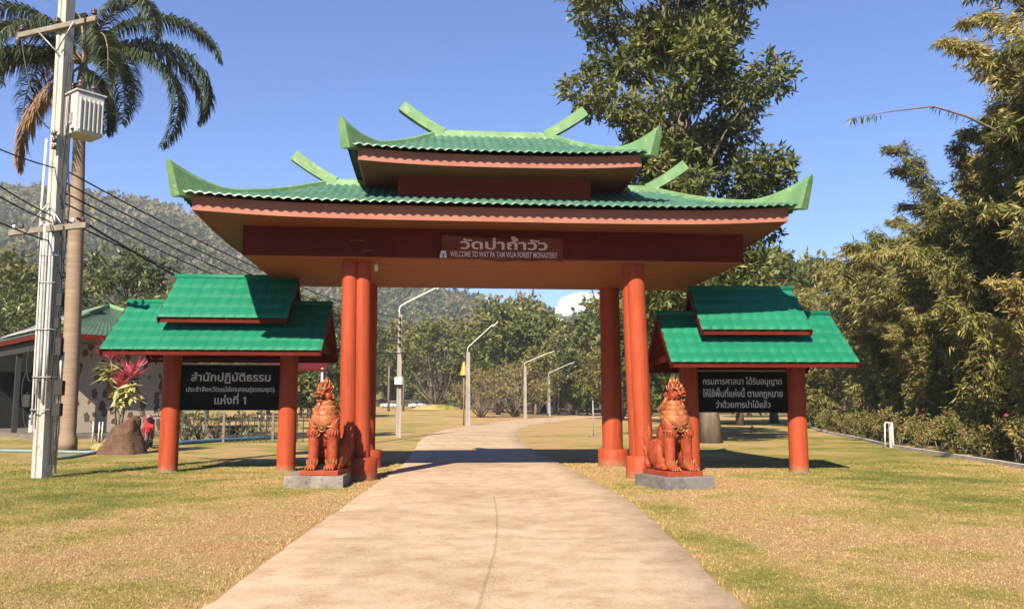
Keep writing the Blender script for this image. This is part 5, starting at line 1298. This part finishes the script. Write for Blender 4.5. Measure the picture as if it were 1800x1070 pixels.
# royal palm by the utility pole
def royal_palm():
    b = gnd(118, 792); top = at(146, 118, 33.0); t = empty('palm_tree', b, 0, 'tall palm with ringed pinkish trunk and drooping fronds right behind the utility pole', 'palm'); d = top-b
    mb = MB(); n = 40; pts = [Vector((d.x*(i/n)**1.1, d.y*i/n, d.z*0.87*i/n)) for i in range(n+1)]
    mb.tube(pts, [(0.34 if i < 2 else 0.27+0.05*math.sin(PI*min(1, i/n*1.15)))*(1+0.018*(i % 2)) - 0.05*(i/n) for i in range(n+1)], 18); mb.build('trunk', M['palm_trunk'], t)
    c = Vector(d); q = pts[-1]
    mb = MB(); mb.tube([q, q.lerp(c, 0.3), q.lerp(c, 0.7), c+Vector((0, 0, 0.3))], [0.25, 0.27, 0.2, 0.10], 14); mb.build('crownshaft', surf('green_crownshaft', (0.26, 0.26, 0.10), (0.16, 0.19, 0.07), 2, 0.5), t)
    g = np.random.default_rng(9); rr = random.Random(9)
    def frond(az, el, L, drp, tint, mat, hang=0.9, name='frond'):
        e = Vector((math.cos(az), math.sin(az), 0)); n = 22; P = []; p = c+Vector((0, 0, 0.1)); ang = el
        for i in range(n+1):
            P.append(p.copy()); p = p+(e*math.cos(ang)+Vector((0, 0, math.sin(ang))))*(L/n); ang -= drp/n*(0.5+1.1*i/n)
        mb = MB(); mb.tube(P, [0.05*(1-0.9*i/n)+0.006 for i in range(n+1)], 6)
        A = np.array([list(q_) for q_ in P]); m = 130
        Vs = []; Ts = []
        for sd in (-1, 1):
            for row in range(2):
                u = np.linspace(0.10, 0.995, m)+0.004*g.standard_normal(m); idx = np.clip(u, 0, 0.999)*n; i0 = idx.astype(int); f = (idx-i0)[:, None]; q_ = A[i0]*(1-f)+A[i0+1]*f; tg = unit(A[i0+1]-A[i0])
                s = np.cross(tg, np.array([0, 0, 1.0])); s = unit(s)*sd; up = np.cross(s, tg)*sd
                dr = unit(tg*0.55+s*(0.85)+np.array([0, 0, (0.25 if row else -0.05)])+0.14*g.standard_normal((m, 3)))
                ln = (0.88*np.sin(PI*np.clip(u*0.92+0.06, 0, 1))**0.55*(0.85+0.3*g.random(m)))[:, None]
                mid = q_+dr*ln*0.5; tipd = unit(dr+np.array([0, 0, -hang*1.6])); tip = mid+tipd*ln*0.62
                w_ = unit(np.cross(dr, np.array([0, 0, 1.0])+0.3*g.standard_normal((m, 3))))*0.021
                Vs += [np.stack([q_-w_, q_+w_, mid+w_*1.15, mid-w_*1.15], 1), np.stack([mid-w_*1.15, mid+w_*1.15, tip+w_*0.15, tip-w_*0.15], 1)]; tt_ = np.clip(tint+0.16*g.standard_normal(m), 0, 1); Ts += [tt_, tt_]
        V = np.concatenate(Vs); T = np.concatenate(Ts); k = len(V); fo = link(name, np_mesh(name, V.reshape(-1, 3), np.arange(k*4).reshape(k, 4), mat, False, T), t)
        mb.build('rachis', M['palm_trunk'], fo)
    # azimuth 0 = right in the photo, pi/2 = away
    for az, el, L, dr, ti in [(a_, e_, l_*1.36, d_*1.12, t_) for a_, e_, l_, d_, t_ in ((0.05, 0.62, 5.6, 2.55, 0.30), (-0.25, 0.30, 5.6, 2.5, 0.32), (-0.9, 0.45, 4.8, 2.4, 0.42), (0.7, 0.8, 5.2, 2.5, 0.3), (1.6, 1.0, 5.2, 2.4, 0.3), (2.5, 0.75, 5.4, 2.5, 0.35), (3.05, 0.55, 5.2, 2.5, 0.48), (3.5, 0.15, 4.8, 2.0, 0.5), (3.9, 0.6, 5.0, 2.6, 0.5), (-1.9, 0.6, 4.6, 2.7, 0.45), (-2.5, 0.2, 4.6, 1.9, 0.5), (0.45, 1.15, 5.2, 2.2, 0.35), (2.2, 1.3, 5.0, 1.9, 0.35), (-0.6, 1.0, 5.0, 2.4, 0.4), (5.6, 0.05, 4.2, 1.8, 0.3), (3.3, 1.1, 5.0, 2.3, 0.45))]:
        frond(az, el, L, dr, ti, M['frond'])
    frond(3.35, -0.75, 5.2, 1.0, 0.5, M['leaf_dry'], 0.9, 'dead_frond')
    frond(-0.3, -0.75, 3.4, 1.0, 0.35, M['frond'], 0.9)
    # orange fruit stalk
    mb = MB(); gg = random.Random(2)
    for k in range(60):
        a = Vector((-0.35, -0.3, -0.1)); e = Vector((-0.75+gg.gauss(0, 0.32), -0.5+gg.gauss(0, 0.2), -0.75+gg.gauss(0, 0.35))); P_ = [c+a, c+a.lerp(e, 0.5)+Vector((0, 0, 0.2)), c+e]; mb.tube(P_, 0.016, 4)
        mb.ball(c+e, 0.035, None, 6, 4)
    mb.build('fruit_stalk', surf('orange_fruit', (0.62, 0.30, 0.06), (0.45, 0.2, 0.04), 6, 0.6), t)
royal_palm()

# red cordyline on the mound
def cordyline(loc):
    t = empty('cordyline', loc, 0, 'crimson-topped cordyline shrub with cream lower leaves growing on the termite mound', 'shrub'); g = np.random.default_rng(31)
    for (x, z, s) in ((-0.42, 2.42, 1.1), (0.36, 1.75, 1.2), (0.02, 1.45, 0.9)):
        mb = MB(); mb.tube([(x*0.15, 0.0, -0.2), (x*0.6, 0.05, z*0.5), (x, 0, z)], [0.035, 0.03, 0.02], 7); mb.build('stem', M['bark_pale'], t)
        for nm, m_, n, z0, z1, e0, e1, L, W in (('red_rosette', M['cord_red'], 64, z-0.20, z+0.16, 0.25, 1.25, 0.58*s, 0.10), ('pale_leaves', M['cord_pale'], 80, z-0.78, z-0.20, -0.8, 0.25, 0.52*s, 0.17)):
            a = g.random(n)*2*PI; e = e0+(e1-e0)*g.random(n); zz = z0+(z1-z0)*g.random(n); P = np.c_[x+0.05*np.cos(a), 0.05*np.sin(a), zz]; D = np.c_[np.cos(a)*np.cos(e), np.sin(a)*np.cos(e), np.sin(e)]; N = np.c_[-np.cos(a)*np.sin(e), -np.sin(a)*np.sin(e), np.cos(e)]
            V, F = leaf_quads(P, D, N, L*(0.7+0.6*g.random(n)), W*(0.7+0.5*g.random(n))); link(nm, np_mesh(nm, V, F, m_, False, g.random(n)), t)
cordyline(mc+Vector((-0.25, 0.05, 1.0)))
# small staked shrub, and bushes by the fence
def bush(name, loc, seed, R_, H, lm, n=14, per=320, Lh=0.16, Wd=0.07):
    g = np.random.default_rng(seed); rr = random.Random(seed); t = empty(name, loc); mb = MB(); bl = []
    for k in range(n):
        a = rr.uniform(0, 2*PI); q = R_*math.sqrt(rr.random()); p = Vector((q*math.cos(a), q*math.sin(a)*0.8, H*rr.uniform(0.25, 0.95)*(1-0.35*q/R_))); limb(mb, (p.x*0.2, p.y*0.2, 0), p, 0.022, 0.008, rr); bl.append((p.x, p.y, p.z, R_*rr.uniform(0.22, 0.4), rr.uniform(0.2, 0.7)))
    mb.build('stem', M['bark'], t); link('foliage', crown_mesh('foliage', bl, per, Lh, Wd, lm, g), t); return t
q = gnd(174, 778); sb = bush('shrub', q, 61, 0.42, 1.35, M['leaf_mid'], 10, 420, 0.12, 0.05); tag(sb, 'small sparse shrub held by white stakes left of the termite mound', 'shrub')
for x in (-0.22, 0.05, 0.2):
    mb = MB(); mb.tube([(x, -0.2, 0), (x+0.02, -0.2, 0.95)], 0.028, 6); mb.build('stake', M['white_paint'], sb)
bp = bush('bush', (0, 0, 0), 71, 0.9, 1.7, M['leaf_dark'], 18, 200, 0.2, 0.09)
fbz = [(330, 41.5, 1.0, 'dark bush under the left end of the left sign board'), (352, 42.5, 1.1, 'dark bush second from left under the left sign board'), (384, 43.0, 1.0, 'dark bush behind the picket fence, left of its middle'), (420, 43.0, 1.05, 'dark bush behind the picket fence by the pale boulder'), (462, 43.5, 1.1, 'dark bush behind the right end of the picket fence'), (508, 44.0, 0.8, 'small bush right of the left shelter under the shed')]
for k, (px, Y, s_, lab) in enumerate(fbz):
    p = at(px, 716, Y); place(bp, k > 0, (p.x, p.y, 0), k*1.7, s_, lab, None, 'bush')

# ---- trees in the distance: a few kinds, copied
K = {}
K['oak'] = tree('wood_tree', 101, 17.0, 3.5, ell(6.4, 0.6, 0.75), 58, 1.75, 34, 0.85, 0.42, M['leaf_mid'], M['bark'], 0.38, (0.4, 0.2), 0.6, 0.42, 1.2, 0.2, False)
K['dark'] = tree('wood_tree', 102, 15.0, 2.6, ell(5.6, 0.55, 0.8), 54, 1.6, 40, 0.75, 0.36, M['leaf_tall'], M['bark'], 0.34, (0, 0), 0.6, 0.40, 1.2, 0.2, False)
K['pale'] = tree('wood_tree', 103, 16.0, 4.2, ell(5.6, 0.6, 0.8), 46, 1.5, 32, 0.80, 0.40, M['leaf_yellow'], M['bark_pale'], 0.32, (-0.5, 0), 0.7, 0.42, 1.2, 0.2, False)
K['slim'] = tree('wood_tree', 104, 19.0, 8.0, ell(3.4, 0.6, 0.8), 34, 1.3, 36, 0.75, 0.34, M['leaf_dark'], M['bark_pale'], 0.26, (0.6, 0), 0.7, 0.5, 1.2, 0.2, False)
K['multi'] = tree('wood_tree', 105, 15.0, 6.5, ell(7.0, 0.5, 0.6), 46, 1.5, 40, 0.75, 0.36, M['leaf_mid'], M['bark_pale'], 0.17, (0, 0), 0.6, 0.5, 1.0, 0.3, False, 2)
K['bare'] = tree('bare_shrub', 106, 5.2, 2.2, ell(3.4, 0.5, 0.6), 40, 0.8, 60, 0.30, 0.14, M['leaf_yellow'], M['bark_pale'], 0.075, (0, 0), 0.4, 0.55, 1.0, 0.2, True, 2)
K['mango'] = tree('mango_tree', 107, 11.5, 2.0, ell(5.4, 0.5, 0.85), 70, 1.25, 95, 0.46, 0.15, M['leaf_dark'], M['bark'], 0.40, (0, 0), 0.5, 0.48, 1.1, 0.35, False)
kused = {}
def put(kind, px, Y, topy, lab, group=None, cat='tree', rz=None, wide=1.0):
    p = at(px, 716, Y); z = gz(p.x, p.y); h = (716-topy)/1500.0*Y+EYE-z; h0 = {'oak': 17.8, 'dark': 15.8, 'pale': 16.8, 'slim': 19.8, 'multi': 15.8, 'bare': 5.6, 'mango': 12.2}[kind]; s_ = h/h0
    o = place(K[kind], kind in kused, (p.x, p.y, z), px*0.37 if rz is None else rz, (s_*wide, s_*wide, s_), lab, group, cat); kused[kind] = 1; return o
put('mango', 212, 62, 432, 'dense dark round mango tree rising behind the house roof', None)
put('mango', 60, 66, 485, 'lower bright mango tree behind the solar panels at the left edge', None)
put('pale', 5, 90, 435, 'pale feathery tree at the far left edge below the hill', None)
put('pale', 325, 95, 500, 'pale tree showing between the mango tree and the left shelter roof', None)
put('dark', 545, 105, 520, 'dark tree seen between the left shelter and the twin column', None)
put('oak', 470, 120, 530, 'tree hidden mostly behind the left shelter board', None)
put('multi', 768, 172, 560, 'spreading tree with many pale stems fanning from a small mound across the field', None, wide=1.25)
put('oak', 700, 230, 565, 'green tree behind the white cars, left of the fan-stemmed tree', None)
put('oak', 640, 215, 560, 'green tree between the two left columns in the far wood', None)
put('oak', 880, 150, 538, 'large rounded olive tree at the centre of the view under the gateway', None, wide=1.1)
put('pale', 815, 190, 560, 'yellowish tree between the fan-stemmed tree and the large olive tree', None)
put('dark', 955, 165, 545, 'dark bushy tree right of the large olive tree under the gateway', None, wide=1.15)
put('oak', 925, 200, 520, 'tall tree crown rising highest behind the large olive tree', None)
put('pale', 860, 240, 516, 'hazy tall tree touching the ceiling line left of the sky gap', None)
put('dark', 1012, 165, 575, 'dark tree below the cloud gap, right of centre', None, wide=1.2)
put('oak', 1062, 150, 520, 'leafy tree left of the right rear column', None)
put('slim', 1090, 100, 470, 'slim tree visible between the two right columns', None)
put('pale', 1064, 112, 590, 'yellow-green low tree at the left of the right rear column', None)
put('dark', 1180, 92, 480, 'dark tree behind the right lion', None)
put('oak', 1300, 78, 455, 'tree behind the ridge of the right shelter', None)
put('slim', 1230, 85, 440, 'slim tree behind the left end of the right shelter roof', None)
put('dark', 1360, 88, 430, 'dark tree above the right end of the right shelter roof', None)
put('oak', 1420, 95, 450, 'far tree where the bamboo begins right of the shelter', None)
for k, (px, Y, ty) in enumerate(((845, 112, 655), (905, 118, 640), (940, 150, 652), (875, 132, 648), (1005, 160, 668))):
    put('bare', px, Y, ty, ('left front', 'middle front', 'right front', 'rear left', 'small right')[k]+' twiggy frangipani shrub in the row beside the far path', 'twiggy frangipani shrubs', 'shrub', None, 1.25)
# the tree line behind: each tree its own thing, all alike at this distance
rr = random.Random(77); kinds = ['oak', 'dark', 'pale', 'slim', 'oak', 'dark']
for k in range(58):
    px = 430+ (1500-430)*((k*0.618) % 1.0)+rr.uniform(-8, 8); Y = 205+rr.uniform(-15, 110) if px < 900 else rr.uniform(135, 230)
    kd = kinds[k % 6]; put(kd, px, Y, 716-(rr.uniform(9, 15)*1500/Y), 'one of the far trees closing the field below the hill', 'far trees closing the field')
# palms standing in a row far across the field
def small_palm():
    t = empty('areca_palm', (0, 0, 0)); mb = MB(); mb.tube([(0, 0, 0), (0.03, 0, 4), (0, 0, 8)], [0.19, 0.15, 0.12], 9); mb.build('trunk', M['bark_pale'], t); g = np.random.default_rng(2); Vs = []; Ts = []
    for f in range(14):
        a = f*2.4; el = 0.9-0.09*f; p = np.array([0, 0, 8.0]); A = []
        for i in range(12): A.append(p.copy()); p = p+np.array([math.cos(a)*math.cos(el), math.sin(a)*math.cos(el), math.sin(el)])*0.2; el -= 0.14
        A = np.array(A); m = 11
        for sd in (-1, 1):
            tg = unit(A[1:]-A[:-1]); s = unit(np.cross(tg, np.array([0, 0, 1.0])))*sd
            for rep_ in range(2):
                q_ = A[:-1]+tg*0.1*rep_; d = unit(tg*0.5+s+np.array([0, 0, -0.5])+0.1*g.standard_normal((m, 3))); V, F = leaf_quads(q_, d, unit(g.standard_normal((m, 3))*0.3+np.array([0, 0, 1])), 0.55+0.2*g.random(m), np.full(m, 0.10)); Vs.append(V); Ts.append(0.3+0.3*g.random(m))
    V = np.concatenate(Vs); k = len(V)//4; link('crown', np_mesh('crown', V, np.arange(k*4).reshape(k, 4), M['frond'], False, np.concatenate(Ts)), t); return t
sp0 = small_palm()
for k, (px, Y, s_) in enumerate(((529, 112, 1.05), (545, 120, 1.1), (562, 118, 1.2), (600, 128, 1.15), (683, 150, 1.25), (709, 152, 1.2), (655, 165, 1.2), (752, 175, 1.1), (1095, 110, 1.0))):
    p = at(px, 716, Y); place(sp0, k > 0, (p.x, p.y, gz(p.x, p.y)), k*0.9, s_, 'slender pale-trunked palm in the row across the field', 'slender palms across the field', 'palm')
# mound at the foot of the fan-stemmed tree
p = at(768, 716, 172); mb = MB(); mb.ball((0, 0, 0), (5.0, 4.0, 1.1), None, 24, 10); tag(mb.build('earth_mound', M['lawn'], None, (p.x, p.y, gz(p.x, p.y)-0.1)), 'low grassy earth mound under the fan-stemmed tree', 'mound')

# ------------------------------------------------------------------ the air
def haze():
    m = bpy.data.materials.new('haze_air'); m.use_nodes = True; t = m.node_tree; t.nodes.clear(); o = t.nodes.new('ShaderNodeOutputMaterial')
    v = t.nodes.new('ShaderNodeVolumePrincipled'); v.inputs['Color'].default_value = (0.86, 0.92, 1.0, 1); v.inputs['Density'].default_value = 0.00022; v.inputs['Anisotropy'].default_value = 0.0
    t.links.new(v.outputs[0], o.inputs['Volume'])
    mb = MB(); mb.box((0, 790, 120), (2400, 1620, 256)); return tag(mb.build('haze', m), kind='stuff')
haze()
